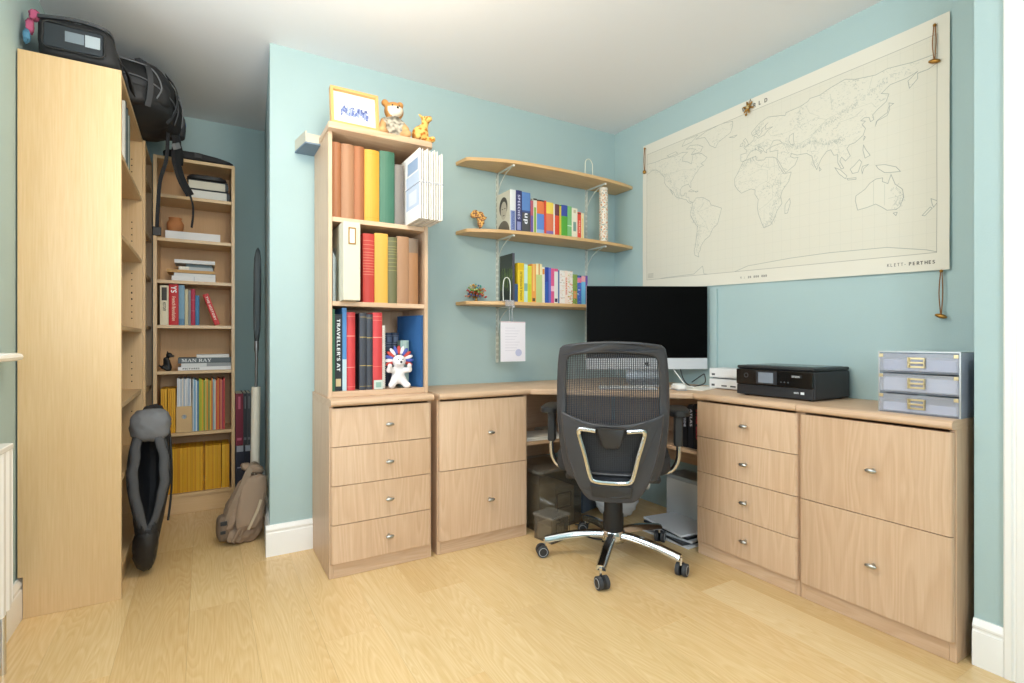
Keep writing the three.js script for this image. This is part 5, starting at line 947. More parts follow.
// ================================================================ printer
{
  const t = thing('printer', 'black multifunction printer with a small display on the right worktop', 'printer', [2.052, TOP + 0.0006, -1.3125], -Math.PI / 2);
  const W = 0.345, D = 0.275, hW = W / 2;
  put('body', rb(-hW, hW, 0.004, 0.118, -D, -0.012, 0.008, 2), M.charcoal, t);
  put('lid', rb(-hW + 0.001, hW - 0.001, 0.1185, 0.133, -D + 0.002, -0.006, 0.006, 2), std('#212327', 0.4), t);
  put('lid_glass_rim', rb(-hW + 0.02, hW - 0.02, 0.1332, 0.1345, -D + 0.02, -0.05, 0.0006), M.blackGloss, t);
  for (const x of [-hW + 0.03, hW - 0.03]) for (const z of [-D + 0.03, -0.04]) put('foot', cyl(0.01, 0.01, 0.004, x, 0, z, 12), M.rubber, t);
  const panel = put('control_panel', rb(-hW + 0.002, hW - 0.002, 0.05, 0.117, -0.0118, 0.0, 0.004, 2), M.blackGloss, t);
  put('display_bezel', rb(-0.072, 0.022, 0.056, 0.112, 0.0002, 0.004, 0.002), std('#2c2e33', 0.3), panel);
  put('display', rb(-0.06, 0.008, 0.062, 0.106, 0.0042, 0.0052, 0.0004), std('#7f8894', 0.25), panel);
  put('wifi_dial', new THREE.TorusGeometry(0.009, 0.0012, 6, 18).translate(-0.12, 0.09, 0.0006), M.grey, panel);
  put('tray_front', rb(-hW + 0.003, hW - 0.003, 0.006, 0.0485, -0.0118, -0.003, 0.003, 2), std('#25272b', 0.35), t);
  const br = printSlot(0.05, 0.012, (c, w, h) => { c.fillStyle = '#0b0b0c'; c.fillRect(-1, -1, w + 2, h + 2); c.fillStyle = '#c9ccd0'; c.font = `bold ${h * 0.95}px sans-serif`; c.textBaseline = 'middle'; c.fillText('EPSON', w * 0.06, h * 0.55, w * 0.88); }, 2400);
  const p1 = put('brand_print', plate(0.045, 0.011, br, 0.0004), M.print, panel); p1.position.set(0.105, 0.096, 0.0004);
  const b2 = printSlot(0.05, 0.014, (c, w, h) => { c.fillStyle = '#17181a'; c.fillRect(-1, -1, w + 2, h + 2); c.fillStyle = '#e6e8ea'; c.font = `bold ${h * 0.7}px sans-serif`; c.textBaseline = 'middle'; c.fillText('WiFi', w * 0.05, h * 0.5, w * 0.45); c.fillRect(w * 0.6, h * 0.15, w * 0.3, h * 0.7); }, 2400);
  const p2 = put('badge_print', plate(0.05, 0.014, b2, 0.0004), M.print, panel); p2.position.set(0.115, 0.03, -0.0024);
  put('button', [ball(0.003, 0.04, 0.07, 0.0006, 8), ball(0.003, 0.055, 0.07, 0.0006, 8), ball(0.003, 0.07, 0.07, 0.0006, 8)], M.grey, panel).userData.kind = 'stuff';
}
// ================================================================ clear letter drawers
{
  const t = thing('letter_drawers', 'clear three-drawer letter organiser with gold handles at the worktop end', 'organiser', [2.0, TOP + 0.0006, -0.776], -Math.PI / 2);
  const W = 0.226, D = 0.29, H = 0.206, hW = W / 2, p = 0.003;
  for (const x of [-hW, hW - p]) put('side_pane', bx(x, x + p, 0, H, -D, -0.001), M.frosted, t);
  put('top_pane', bx(-hW + p, hW - p, H - p, H, -D, 0.0), M.frosted, t);
  put('back_pane', bx(-hW + p, hW - p, 0, H - p, -D, -D + p), M.frosted, t);
  for (let i = 0; i < 3; i++) put('shelf_pane', bx(-hW + p, hW - p, i * 0.068, i * 0.068 + p, -D + p, -0.001), M.frosted, t);
  for (let i = 0; i < 3; i++) {
    const y = i * 0.068 + 0.005, h = 0.058;
    const d = put('drawer', [bx(-hW + 0.005, hW - 0.005, y, y + 0.002, -D + 0.01, 0.0), bx(-hW + 0.005, -hW + 0.007, y + 0.002, y + h, -D + 0.01, 0), bx(hW - 0.007, hW - 0.005, y + 0.002, y + h, -D + 0.01, 0), bx(-hW + 0.004, hW - 0.004, y, y + h, 0.0002, 0.003)], M.frosted, t);
    put('paper_stack', rb(-hW + 0.012, hW - 0.012, y + 0.0022, y + 0.03 + 0.008 * ((i * 2) % 3), -D + 0.02, -0.006, 0.002), [std('#e2e2ea', 0.8), std('#e4e4ea', 0.8), std('#c6cadd', 0.8)][i], d);
    put('handle', [extrude([[-0.024, -0.017], [0.024, -0.017], [0.024, 0.017], [-0.024, 0.017]], 0.002, { holes: [[[-0.018, -0.011], [0.018, -0.011], [0.018, 0.011], [-0.018, 0.011]]] }).translate(0, y + h / 2, 0.0032), rb(-0.024, 0.024, y + h / 2 - 0.003, y + h / 2 + 0.003, 0.0052, 0.011, 0.001), rb(-0.024, -0.02, y + h / 2 - 0.017, y + h / 2 + 0.017, 0.0052, 0.011, 0.001), rb(0.02, 0.024, y + h / 2 - 0.017, y + h / 2 + 0.017, 0.0052, 0.011, 0.001)], M.gold, d);
    put('corner_stud', [rb(-hW + 0.004, -hW + 0.016, y + h - 0.012, y + h - 0.001, 0.0032, 0.0045, 0.0005), rb(hW - 0.016, hW - 0.004, y + h - 0.012, y + h - 0.001, 0.0032, 0.0045, 0.0005)], M.gold, d).userData.kind = 'stuff';
  }
  put('gold_edging', [bx(-hW - 0.0008, -hW + 0.0035, 0, H + 0.0008, -0.0009, 0.0005), bx(hW - 0.0035, hW + 0.0008, 0, H + 0.0008, -0.0009, 0.0005), bx(-hW + 0.0035, hW - 0.0035, H - 0.003, H + 0.0008, 0.0001, 0.001), bx(hW - 0.001, hW + 0.0008, H - 0.002, H + 0.0008, -D, -0.001), bx(hW - 0.001, hW + 0.0008, 0, H, -D, -D + 0.004)], M.steel, t);
}
// ================================================================ office chair
{
  const CH = V(1.6, 0, -1.79), yaw = -0.76;
  const t = thing('office_chair', 'black mesh-backed office chair on a chrome five-star base', 'chair', [CH.x, 0, CH.z], yaw);
  const plastic = std('#2b2c2f', 0.42), shellM = std('#3b3c40', 0.38), soft = std('#2a2b2e', 0.85, { bumpMap: grainBump, bumpScale: 0.0006 });
  // back surface: leans back with height, wraps forward at the sides
  const backZ = (x, y) => 0.205 + 0.2 * Math.max(0, y - 0.55) - 0.05 * Math.sin(Math.max(0, Math.min(1, (y - 0.35) / 0.4)) * Math.PI) * -0.5 - 1.05 * x * x;
  const bend = (g, dz = 0) => { const p = g.attributes.position; for (let i = 0; i < p.count; i++) p.setZ(i, p.getZ(i) + backZ(p.getX(i), p.getY(i)) + dz); g.computeVertexNormals(); return toCreasedNormals(clean(g), 0.7); };
  const mirror = (half) => [...half, ...half.slice().reverse().map(([x, y]) => [-x, y])];
  const densify = (poly, step = 0.014) => { const o = []; poly.forEach((a, i) => { const b = poly[(i + 1) % poly.length], n = Math.max(1, Math.ceil(Math.hypot(b[0] - a[0], b[1] - a[1]) / step)); for (let k = 0; k < n; k++) o.push([a[0] + (b[0] - a[0]) * k / n, a[1] + (b[1] - a[1]) * k / n]); }); return o; };
  const outer = densify(mirror(spline([[0.1, 0.39], [0.17, 0.405], [0.2, 0.45], [0.224, 0.58], [0.232, 0.72], [0.226, 0.86], [0.216, 0.94], [0.205, 0.962], [0.18, 0.972], [0.09, 0.982], [0.001, 0.985]], 44)));
  const inner = densify(mirror(spline([[0.1, 0.44], [0.165, 0.46], [0.186, 0.58], [0.192, 0.72], [0.186, 0.86], [0.182, 0.9], [0.17, 0.921], [0.14, 0.93], [0.07, 0.936], [0.001, 0.938]], 40)));
  put('back_frame', bend(extrude(outer, 0.03, { holes: [inner.slice().reverse()], bevel: 0.007, seg: 3 }), -0.015), shellM, t);
  { // mesh: fine upright threads with a few cross threads
    const th = [];
    const half = (y) => 0.196 - 0.05 * Math.max(0, (0.6 - y)) ** 1.0 - (y > 0.88 ? (y - 0.88) * 0.2 : 0);
    for (let i = -26; i <= 26; i++) { const x = i * 0.0073, top = 0.942 - Math.max(0, Math.abs(x) - 0.14) * 0.5; if (Math.abs(x) > 0.193) continue; const pts = []; for (let k = 0; k <= 9; k++) { const y = 0.43 + (top - 0.43) * k / 9; pts.push([x, y, backZ(x, y) - 0.006]); } th.push(ribbon(pts, 0.0042, 0.0012, V(0, 0, 1), 9)); }
    for (let k = 0; k < 64; k++) { const y = 0.45 + k * 0.0076, h = half(y); const pts = []; for (let j = -4; j <= 4; j++) { const x = h * j / 4; pts.push([x, y, backZ(x, y) - 0.0075]); } th.push(ribbon(pts, 0.0016, 0.0008, V(0, 0, 1), 8)); }
    put('mesh_fabric', th, std('#3a3b3f', 0.7), t).userData.kind = 'stuff';
  }
  { // lumbar carrier shell with a trapezoid window
    const o = densify(mirror([...spline([[0.06, 0.325], [0.1, 0.335], [0.142, 0.392], [0.178, 0.49], [0.2, 0.6], [0.207, 0.692]], 30), ...spline([[0.2, 0.69], [0.14, 0.668], [0.07, 0.652], [0.001, 0.647]], 16)]));
    const w = densify([[-0.082, 0.412], [0.082, 0.412], [0.138, 0.628], [-0.138, 0.628]]);
    put('lumbar_shell', bend(extrude(o, 0.022, { holes: [w.slice().reverse()], bevel: 0.006, seg: 3 }), 0.026), shellM, t);
    put('lower_panel', bend(extrude(densify([[-0.078, 0.345], [0.078, 0.345], [0.086, 0.396], [-0.086, 0.396]]), 0.01, { bevel: 0.003, seg: 2 }), 0.046), plastic, t);
    const zt = (x, y) => [x, y, backZ(x, y) + 0.05];
    const trim = [[-0.062, 0.622], [-0.128, 0.624], [-0.132, 0.618], [-0.107, 0.52], [-0.082, 0.424], [-0.074, 0.414], [0.0, 0.408], [0.074, 0.414], [0.082, 0.424], [0.107, 0.52], [0.132, 0.618], [0.128, 0.624], [0.062, 0.622]].map(([x, y]) => zt(x, y));
    put('chrome_trim', sweep(trim, [[-0.0075, -0.002], [0.0075, -0.002], [0.0075, 0.0025], [0.003, 0.005], [-0.003, 0.005], [-0.0075, 0.0025]], V(0, 0, 1), 90), M.chrome, t);
    put('lumbar_knob', bend(extrude(densify([[-0.062, 0.635], [-0.034, 0.556], [-0.022, 0.548], [0.022, 0.548], [0.034, 0.556], [0.062, 0.635]]), 0.022, { bevel: 0.005, seg: 2 }), 0.022), plastic, t);
    put('lumbar_pad', bend(extrude(densify([[-0.15, 0.44], [0.15, 0.44], [0.17, 0.62], [-0.17, 0.62]]), 0.014, { bevel: 0.004, seg: 2 }), -0.03), soft, t);
    put('back_bracket', [rb(-0.05, 0.05, 0.34, 0.385, -0.02, 0.235, 0.01, 2)], plastic, t);
  }
  { const g = blob(0.245, 0.048, 0.24, 0.38, 0.01, 3, 2, 40); put('seat', g.translate(0, 0.462, -0.035), soft, t); put('seat_pan', rb(-0.2, 0.2, 0.385, 0.418, -0.22, 0.16, 0.014, 2), plastic, t); put('mechanism', rb(-0.075, 0.075, 0.32, 0.384, -0.13, 0.1, 0.014, 2), plastic, t); }
  put('gas_column', lathe([[0.024, 0.1], [0.046, 0.105], [0.046, 0.2], [0.042, 0.205], [0.042, 0.27], [0.028, 0.275], [0.028, 0.34]], 28), M.black, t);
  for (const s of [-1, 1]) { // armrests
    const a = put('arm_pad', blob(0.048, 0.017, 0.125, 0.55, 0, 1, 0, 26).translate(s * 0.282, 0.672, -0.03), M.black, t);
    put('arm_post', rb(s * 0.282 - 0.018, s * 0.282 + 0.018, 0.52, 0.66, -0.03, 0.022, 0.008, 2), plastic, t);
    put('arm_bracket', tube([[s * 0.282, 0.56, -0.005], [s * 0.285, 0.49, -0.005], [s * 0.278, 0.445, -0.005], [s * 0.255, 0.41, -0.005], [s * 0.22, 0.398, -0.005], [s * 0.15, 0.395, -0.005]], 0.0115, 36, 10), M.chrome, t);
  }
  put('hub', lathe([[0, 0.075], [0.05, 0.078], [0.056, 0.095], [0.052, 0.125], [0.044, 0.132], [0, 0.134]], 28), M.chrome, t);
  for (let k = 0; k < 5; k++) {
    const world = (141 + 72 * k) * Math.PI / 180, a = world + yaw;          // angle in the chair's own plan
    const dir = V(Math.cos(a), 0, Math.sin(a)), at = (r, y) => [dir.x * r, y, dir.z * r];
    const prof = [[-0.02, -0.012], [0.02, -0.012], [0.019, 0.002], [0.011, 0.012], [-0.011, 0.012], [-0.019, 0.002]];
    const arm = put('base_arm', sweep([at(0.03, 0.112), at(0.1, 0.113), at(0.18, 0.105), at(0.25, 0.092), at(0.31, 0.079)], prof, V(0, 1, 0), 16), M.chrome, t);
    const c = new THREE.Group(); c.name = 'caster'; c.position.set(...at(0.312, 0)); c.rotation.y = -a + [0.7, 0.2, 1.1, 0.5, 1.6][k]; t.add(c);
    put('stem', [cyl(0.006, 0.006, 0.032, 0, 0.048, 0, 10)], M.chrome, c);
    for (const s of [-1, 1]) put('wheel', [new THREE.CylinderGeometry(0.0265, 0.0265, 0.016, 24).rotateX(Math.PI / 2).translate(0.012, 0.0268, s * 0.0145), new THREE.TorusGeometry(0.022, 0.0046, 8, 24).translate(0.012, 0.0268, s * 0.0195)], M.rubber, c);
    for (const s of [-1, 1]) put('hub_cap', [new THREE.CylinderGeometry(0.0165, 0.0165, 0.003, 20).rotateX(Math.PI / 2).translate(0.012, 0.0268, s * 0.0235)], M.charcoal, c);
    for (const s of [-1, 1]) put('wheel_ring', new THREE.TorusGeometry(0.0185, 0.0012, 6, 24).translate(0.012, 0.0268, s * 0.0244), std('#b5b7b9', 0.4), c);
    put('hood', [new THREE.CylinderGeometry(0.0272, 0.0272, 0.011, 20, 1, false, 0, Math.PI).rotateX(Math.PI / 2).rotateZ(Math.PI / 2 * 0).translate(0.012, 0.0285, 0)], M.black, c);
  }
}
// ================================================================ under the desk
{
  const box = (label, x, y, z, w, h, d, turn, inside) => {
    const t = thing('storage_box', label, 'storage box', [x, y, z], turn), q = 0.003;
    put('tub', [bx(-w / 2, w / 2, 0.0005, q, -d / 2, d / 2), bx(-w / 2, w / 2, q, h, d / 2 - q, d / 2), bx(-w / 2, w / 2, q, h, -d / 2, -d / 2 + q), bx(-w / 2, -w / 2 + q, q, h, -d / 2 + q, d / 2 - q), bx(w / 2 - q, w / 2, q, h, -d / 2 + q, d / 2 - q)], M.smoke, t);
    put('lid', [rb(-w / 2 - 0.006, w / 2 + 0.006, h + 0.0004, h + 0.014, -d / 2 - 0.006, d / 2 + 0.006, 0.004, 2)], phys('#e4e1d9', 0.15, { transmission: 0.85, thickness: 0 }), t);
    put('label_frame', extrude([[-0.05, -0.04], [0.05, -0.04], [0.05, 0.04], [-0.05, 0.04]], 0.002, { holes: [[[-0.045, -0.035], [0.045, -0.035], [0.045, 0.035], [-0.045, 0.035]]] }).translate(0.02, h * 0.48, d / 2 + 0.0004), M.smoke, t);
    inside.forEach(([x0, x1, y1, z0, z1, col]) => put('content', rb(x0, x1, q + 0.0006, y1, z0, z1, 0.004), std(col, 0.8), t));
    return t;
  };
  box('large smoky clear storage box on the floor left under the desk', 1.6, 0.0003, -2.37, 0.29, 0.3, 0.32, 0.08, [[-0.13, -0.02, 0.24, -0.12, 0.14, '#c4baa8'], [-0.01, 0.12, 0.2, -0.1, 0.13, '#d0c7b8'], [0.02, 0.1, 0.27, -0.15, -0.11, '#9a958c']]);
  const sb = box('low clear storage box in front of the large one, beside the filing cabinet', 1.487, 0.0003, -2.12, 0.12, 0.115, 0.12, 0.2, [[-0.05, 0.04, 0.08, -0.05, 0.05, '#b8b2a6']]);
  // papers and boxes on the under shelf
  const us = 0.4664;
  for (let i = 0; i < 3; i++) solo('paper_pile', [rb(-0.1, 0.1, 0, 0.006, -0.13, 0.13, 0.001), rb(-0.09, 0.1, 0.0061, 0.012, -0.12, 0.13, 0.001), rb(-0.095, 0.09, 0.0121, 0.016, -0.125, 0.12, 0.001)], [M.paper, std('#c9c4ba', 0.8), std('#d9d6d0', 0.8)][i], ['untidy paper pile on the under-desk shelf beside the filing cabinet', 'paper pile at the back left of the under-desk shelf', 'paper pile in the corner of the under-desk shelf'][i], 'papers', [[1.54, 1.78, 2.05][i], us + 0.0004, [-2.34, -2.43, -2.42][i]], [1.45, 1.6, 0.1][i]).children;
  for (const [i, [x, h, c, lab]] of [[1.43, 0.2, '#3a3f45', 'dark box file at the left end of the under-desk shelf'], [1.475, 0.19, '#5a5348', 'brown box file standing second on the under-desk shelf'], [1.515, 0.205, '#2f3338', 'black box file standing third on the under-desk shelf']].entries())
    book({ name: 'box_file', category: 'box file', t: 0.036, h, d: 0.07, base: c, bulge: 0, bands: [[0.2, 0.35, '#b8b4aa', 0.2]], label: lab }, [x + 0.012, us + 0.0004, -2.5]);
  for (let i = 0; i < 3; i++) book({ t: [0.034, 0.03, 0.028][i], h: [0.215, 0.21, 0.2][i], d: 0.15, base: ['#1c1d22', '#22232a', '#17181c'][i], bulge: 0, texts: [[['STAR MAP', 'ATLAS', 'GUIDE'][i], ['#c8404a', '#dfe0e6', '#c8c8d0'][i], 0.1, 0.8, 0.6]], label: ['black book lettered in red on the under-desk shelf by the right cabinet', 'black book lettered in white, second on the right under-desk shelf', 'black book lettered in grey, third on the right under-desk shelf'][i] }, [2.02, us + 0.0004, -1.672 - i * 0.0365], -Math.PI / 2);
  // grey boxes, bags and papers on the floor
  const gb = thing('cardboard_box', 'grey flat box leaning on the wall under the desk', 'box', [2.25, 0.0003, -1.84], -Math.PI / 2);
  put('box', rb(-0.17, 0.17, 0.0005, 0.24, -0.07, 0.07, 0.004), std('#b9bdc0', 0.7), gb); put('lid', rb(-0.173, 0.173, 0.2405, 0.262, -0.073, 0.073, 0.004), std('#9aa3a9', 0.7), gb);
  const wb = solo('plastic_bag', blob(0.12, 0.11, 0.1, 0.8, 0.12, 5, 4, 36).translate(0, 0.112, 0), std('#d9dadb', 0.5), 'crumpled white plastic bag under the middle of the desk', 'bag', [1.99, 0.0005, -2.2]);
  const bb = thing('blue_crate', 'blue-grey plastic crate behind the chair column', 'crate', [1.8, 0.0003, -2.16], 0.3);
  bb.position.set(1.93, 0.0003, -2.46);
  put('crate', [bx(-0.11, 0.11, 0.0005, 0.004, -0.1, 0.1), bx(-0.11, 0.11, 0.004, 0.17, 0.096, 0.1), bx(-0.11, 0.11, 0.004, 0.17, -0.1, -0.096), bx(-0.11, -0.106, 0.004, 0.17, -0.096, 0.096), bx(0.106, 0.11, 0.004, 0.17, -0.096, 0.096)], std('#6f7f98', 0.5), bb); put('rim', [bx(-0.116, 0.116, 0.17, 0.18, 0.1, 0.106), bx(-0.116, 0.116, 0.17, 0.18, -0.106, -0.1)], std('#5f6f88', 0.5), bb);
  // sliding heap of magazines and sleeves
  const heap = [['#d8dade', 0.0, 0.15], ['#3a3d42', 0.02, -0.2], ['#c2c7cc', 0.01, 0.35], ['#20242a', 0.04, 0.05], ['#dfe3e8', 0.03, -0.2]];
  heap.forEach(([c, dx, a], i) => { const m = solo('magazine', [rb(-0.105, 0.105, 0, 0.011, -0.145, 0.145, 0.002)], std(c, 0.3), ['white glossy magazine at the bottom of the heap by the right cabinet', 'dark magazine second in the heap by the right cabinet', 'pale grey magazine in the middle of the heap by the right cabinet', 'black magazine near the top of the heap by the right cabinet', 'white sleeve topmost on the heap by the right cabinet'][i], 'magazine', [2.06 + dx * 0.5, 0.0006 + i * 0.0116, -1.82 - i * 0.004], a * 0.5 - 0.04); });
  // power strip, plug and cables
  const ps = thing('power_strip', 'black power strip with plugs behind the chair base', 'power strip', [1.79, 0.0003, -2.02], 0.7);
  put('strip', rb(-0.14, 0.14, 0.0005, 0.038, -0.026, 0.026, 0.006, 2), M.black, ps);
  for (let i = 0; i < 4; i++) put('plug', rb(-0.115 + i * 0.066, -0.075 + i * 0.066, 0.0384, 0.075, -0.02, 0.02, 0.008, 2), i % 2 ? M.white : M.charcoal, ps);
  const hp = thing('hanging_plug', 'white oval cable switch dangling under the desk', 'cable switch', [0, 0, 0]);
  put('switch', blob(0.017, 0.045, 0.012, 0.85, 0, 1, 0, 20).translate(1.93, 0.275, -1.905), M.white, hp);
  put('cable', capTube([[1.93, 0.315, -1.905], [1.93, 0.36, -1.91], [1.9, 0.4, -1.98], [1.9, 0.43, -2.06], [1.94, 0.4465, -2.1]], 0.0032, 40, 6), M.black, hp);
  solo('cable', capTube([[1.6, 0.0045, -2.13], [1.64, 0.0045, -2.06], [1.66, 0.0045, -2.0], [1.72, 0.0045, -1.94]], 0.0038, 60, 6), M.black, 'black cable lying over the floor behind the chair base', 'cable');
  solo('cable', capTube([[1.7, 0.0045, -2.2], [1.76, 0.0045, -2.17], [1.8, 0.03, -2.2], [1.84, 0.0045, -2.24]], 0.0035, 60, 6), M.grey, 'grey cable lying beside the power strip', 'cable');
}
// ================================================================ bags
const squash = (g, f) => { const p = g.attributes.position; for (let i = 0; i < p.count; i++) { const q = f(p.getX(i), p.getY(i), p.getZ(i)); p.setXYZ(i, ...q); } g.computeVertexNormals(); return smooth(clean(g)); };
const BT = 2.0206;
{ // camera bag on the wide bookcase
  const t = thing('camera_bag', 'black padded bag with a clear label window on the wide bookcase', 'bag', [-0.405, BT + 0.003, -2.645]);
  const shape = (x, y, z) => { const k = (y / 0.078 + 1) / 2, r = x > 0 ? 1 - 0.3 * k : 1; return [x * r, Math.max(0.0005, y + 0.0785), z]; };
  put('body', squash(blob(0.128, 0.078, 0.172, 0.3, 0.02, 3, 1, 48), shape), M.nylon, t);
  put('lid_rim', sweep([[-0.118, 0.138, 0.163], [0, 0.148, 0.174], [0.076, 0.142, 0.163], [0.084, 0.146, 0], [0.076, 0.14, -0.16], [-0.1, 0.14, -0.16]], [[-0.006, -0.005], [0.006, -0.005], [0.006, 0.006], [-0.006, 0.006]], V(0, 1, 0), 40), std('#3b3d42', 0.5), t);
  const w = put('window_pocket', rb(-0.1, 0.07, 0.034, 0.118, 0.173, 0.178, 0.008, 2), std('#2b3138', 0.25), t);
  put('pocket_piping', tube([[-0.1, 0.035, 0.177], [-0.102, 0.08, 0.177], [-0.098, 0.118, 0.177], [-0.01, 0.12, 0.177], [0.07, 0.116, 0.177], [0.074, 0.08, 0.177], [0.07, 0.034, 0.177], [-0.02, 0.03, 0.177]], 0.004, 60, 6, true), M.black, w);
  put('card', rb(-0.04, 0.015, 0.062, 0.1, 0.1782, 0.1788, 0.0002), std('#77838c', 0.4), w); put('card', rb(0.018, 0.062, 0.058, 0.102, 0.1782, 0.179, 0.0002), std('#a9b4bb', 0.4), w);
  put('shoulder_strap', ribbon([[0.1, 0.08, 0.12], [0.13, 0.05, 0.05], [0.138, 0.012, -0.05], [0.125, 0.06, -0.14]], 0.036, 0.004, V(1, 0.6, 0), 20), M.strap, t);
  const tr = put('tassel', [blob(0.016, 0.02, 0.014, 0.9, 0.3, 4, 2, 16).translate(-0.13, 0.142, 0.15), blob(0.012, 0.03, 0.012, 0.9, 0.3, 4, 6, 16).translate(-0.142, 0.1, 0.15)], std('#b3577a', 0.9), t);
  put('tassel', [blob(0.011, 0.026, 0.01, 0.9, 0.3, 4, 9, 16).translate(-0.15, 0.06, 0.155)], std('#5a8fb0', 0.9), t);
  t.position.x = -0.402;
}
{ // hiking backpack lying over the corner
  const t = thing('backpack', 'black hiking backpack lying on top of the bookcases with straps hanging down', 'backpack', [-0.33, BT, -3.13]);
  put('body', squash(blob(0.2, 0.135, 0.265, 0.55, 0.06, 2.6, 3, 56), (x, y, z) => [x + 0.02 * z, Math.max(0.0006, y + 0.137), z]), M.nylon, t);
  put('front_pocket', squash(blob(0.075, 0.1, 0.15, 0.6, 0.06, 3, 8, 36), (x, y, z) => [x + 0.152, y + 0.115, z - 0.05]), std('#202125', 0.75, { bumpMap: grainBump, bumpScale: 0.0008 }), t);
  put('side_pocket', squash(blob(0.05, 0.06, 0.09, 0.6, 0.08, 3, 5, 28), (x, y, z) => [x + 0.14, y + 0.115, z + 0.16]), M.nylon, t);
  put('zip', [tube([[0.1, 0.235, 0.15], [0.17, 0.21, 0.08], [0.205, 0.17, -0.02], [0.2, 0.13, -0.14]], 0.003, 30, 6), tube([[0.215, 0.2, 0.02], [0.232, 0.13, 0.02], [0.226, 0.06, -0.03]], 0.0028, 20, 6)], std('#7b7e84', 0.4), t);
  put('grab_handle', ribbon([[0.02, 0.262, 0.04], [0.06, 0.295, 0.02], [0.1, 0.29, -0.02], [0.12, 0.25, -0.04]], 0.02, 0.006, V(0, 1, 0.3), 16), M.strap, t);
  put('loop', tube([[0.09, 0.15, 0.235], [0.12, 0.178, 0.235], [0.155, 0.17, 0.22], [0.165, 0.14, 0.205]], 0.0045, 20, 6), std('#b9ac8c', 0.7), t);
  put('padded_strap', ribbon([[0.15, 0.08, -0.02], [0.2, 0.02, -0.05], [0.2, -0.09, -0.08], [0.225, -0.19, -0.1], [0.262, -0.26, -0.115]], 0.06, 0.016, V(1, 0.2, 0.5), 26), std('#26272b', 0.8, { bumpMap: grainBump, bumpScale: 0.001 }), t);
  put('webbing', [ribbon([[0.258, -0.25, -0.11], [0.272, -0.3, -0.118], [0.275, -0.36, -0.12], [0.268, -0.43, -0.122]], 0.016, 0.002, V(1, 0, 0.6), 16)], M.strap, t);
  put('webbing', [ribbon([[0.17, 0.02, 0.0], [0.16, -0.12, -0.02], [0.135, -0.22, -0.03], [0.125, -0.34, -0.04], [0.12, -0.46, -0.045]], 0.022, 0.0025, V(1, 0, 0.8), 20)], M.strap, t);
  put('buckle', [rb(0.1, 0.138, -0.5, -0.455, -0.056, -0.042, 0.004, 2)], M.black, t);
  put('padded_strap', ribbon([[0.19, 0.06, -0.16], [0.215, -0.02, -0.16], [0.215, -0.09, -0.15]], 0.045, 0.012, V(1, 0, 0.4), 14), std('#1d1e21', 0.8), t);
  put('reflective_tab', ribbon([[0.198, -0.02, -0.035], [0.207, -0.045, -0.045]], 0.05, 0.018, V(1, 0.2, 0.5), 4), std('#8b8d90', 0.5), t);
  for (const [z, k] of [[0.12, 0], [-0.02, 1], [-0.15, 2]]) put('compression_strap', ribbon([[0.02, 0.266, z], [0.12, 0.245, z - 0.01], [0.2, 0.18, z - 0.02], [0.236 - 0.02 * (k === 0), 0.1, z - 0.03], [0.2, 0.03, z - 0.04]], 0.018, 0.004, V(1, 0.6, 0), 24), std('#45474d', 0.7), t);
  put('mesh_pocket', squash(blob(0.03, 0.06, 0.06, 0.6, 0.06, 4, 2, 24), (x, y, z) => [x + 0.212, y + 0.085, z - 0.1]), std('#34363b', 0.9), t);
  const on = ([x, y, z], lift = 0.004) => { const e = 0.55, q = 2 / e, k = 1 / (Math.abs(x / 0.2) ** q + Math.abs(y / 0.135) ** q + Math.abs(z / 0.265) ** q) ** (e / 2), n = V(x, y, z).normalize().multiplyScalar(lift), g = 1.03; return [x * k * g + n.x + 0.02 * z * k, Math.max(0.004, y * k * g + n.y + 0.137), z * k * g + n.z]; };
  const hug = (dirs, lift) => dirs.map((d) => on(d, lift));
  put('zip', tube(hug([[-0.12, 0.06, 0.265], [-0.06, 0.09, 0.265], [0.04, 0.09, 0.265], [0.12, 0.07, 0.265], [0.16, 0.0, 0.26], [0.14, -0.06, 0.265]], 0.003), 0.0032, 40, 6), std('#7b7e84', 0.4), t);
  put('zip', tube(hug([[-0.1, -0.02, 0.265], [0.0, 0.02, 0.265], [0.1, 0.01, 0.265], [0.19, -0.03, 0.2], [0.2, -0.04, 0.08]], 0.003), 0.003, 40, 6), std('#6c6f75', 0.4), t);
  put('compression_strap', ribbon(hug([[0.06, 0.13, 0.22], [0.1, 0.07, 0.26], [0.11, -0.02, 0.265], [0.1, -0.1, 0.25]], 0.005), 0.022, 0.004, V(0.3, 0, 1), 24), std('#3f4146', 0.7), t);
  put('compression_strap', ribbon(hug([[0.16, 0.12, 0.1], [0.2, 0.05, 0.12], [0.2, -0.04, 0.12], [0.17, -0.12, 0.12]], 0.006), 0.022, 0.004, V(1, 0, 0.2), 24), std('#3f4146', 0.7), t);
  const pk = put('end_pocket', squash(blob(0.1, 0.05, 0.035, 0.5, 0.06, 3, 6, 32), (x, y, z) => [x + 0.0, y + 0.085, z + 0.256]), std('#2b2c30', 0.6, { bumpMap: grainBump, bumpScale: 0.001 }), t);
  put('pocket_flap', squash(blob(0.104, 0.022, 0.04, 0.5, 0.05, 3, 3, 28), (x, y, z) => [x, y + 0.128, z + 0.256]), std('#36383d', 0.65), pk);
  put('pocket_buckle', rb(-0.014, 0.014, 0.094, 0.116, 0.29, 0.298, 0.003), M.grey, pk);
  put('carabiner', tube([[0.232, 0.14, -0.12], [0.24, 0.11, -0.125], [0.236, 0.08, -0.12], [0.228, 0.11, -0.11]], 0.0035, 20, 6, true), std('#3d6fc0', 0.35, { metalness: 0.6 }), t);
}
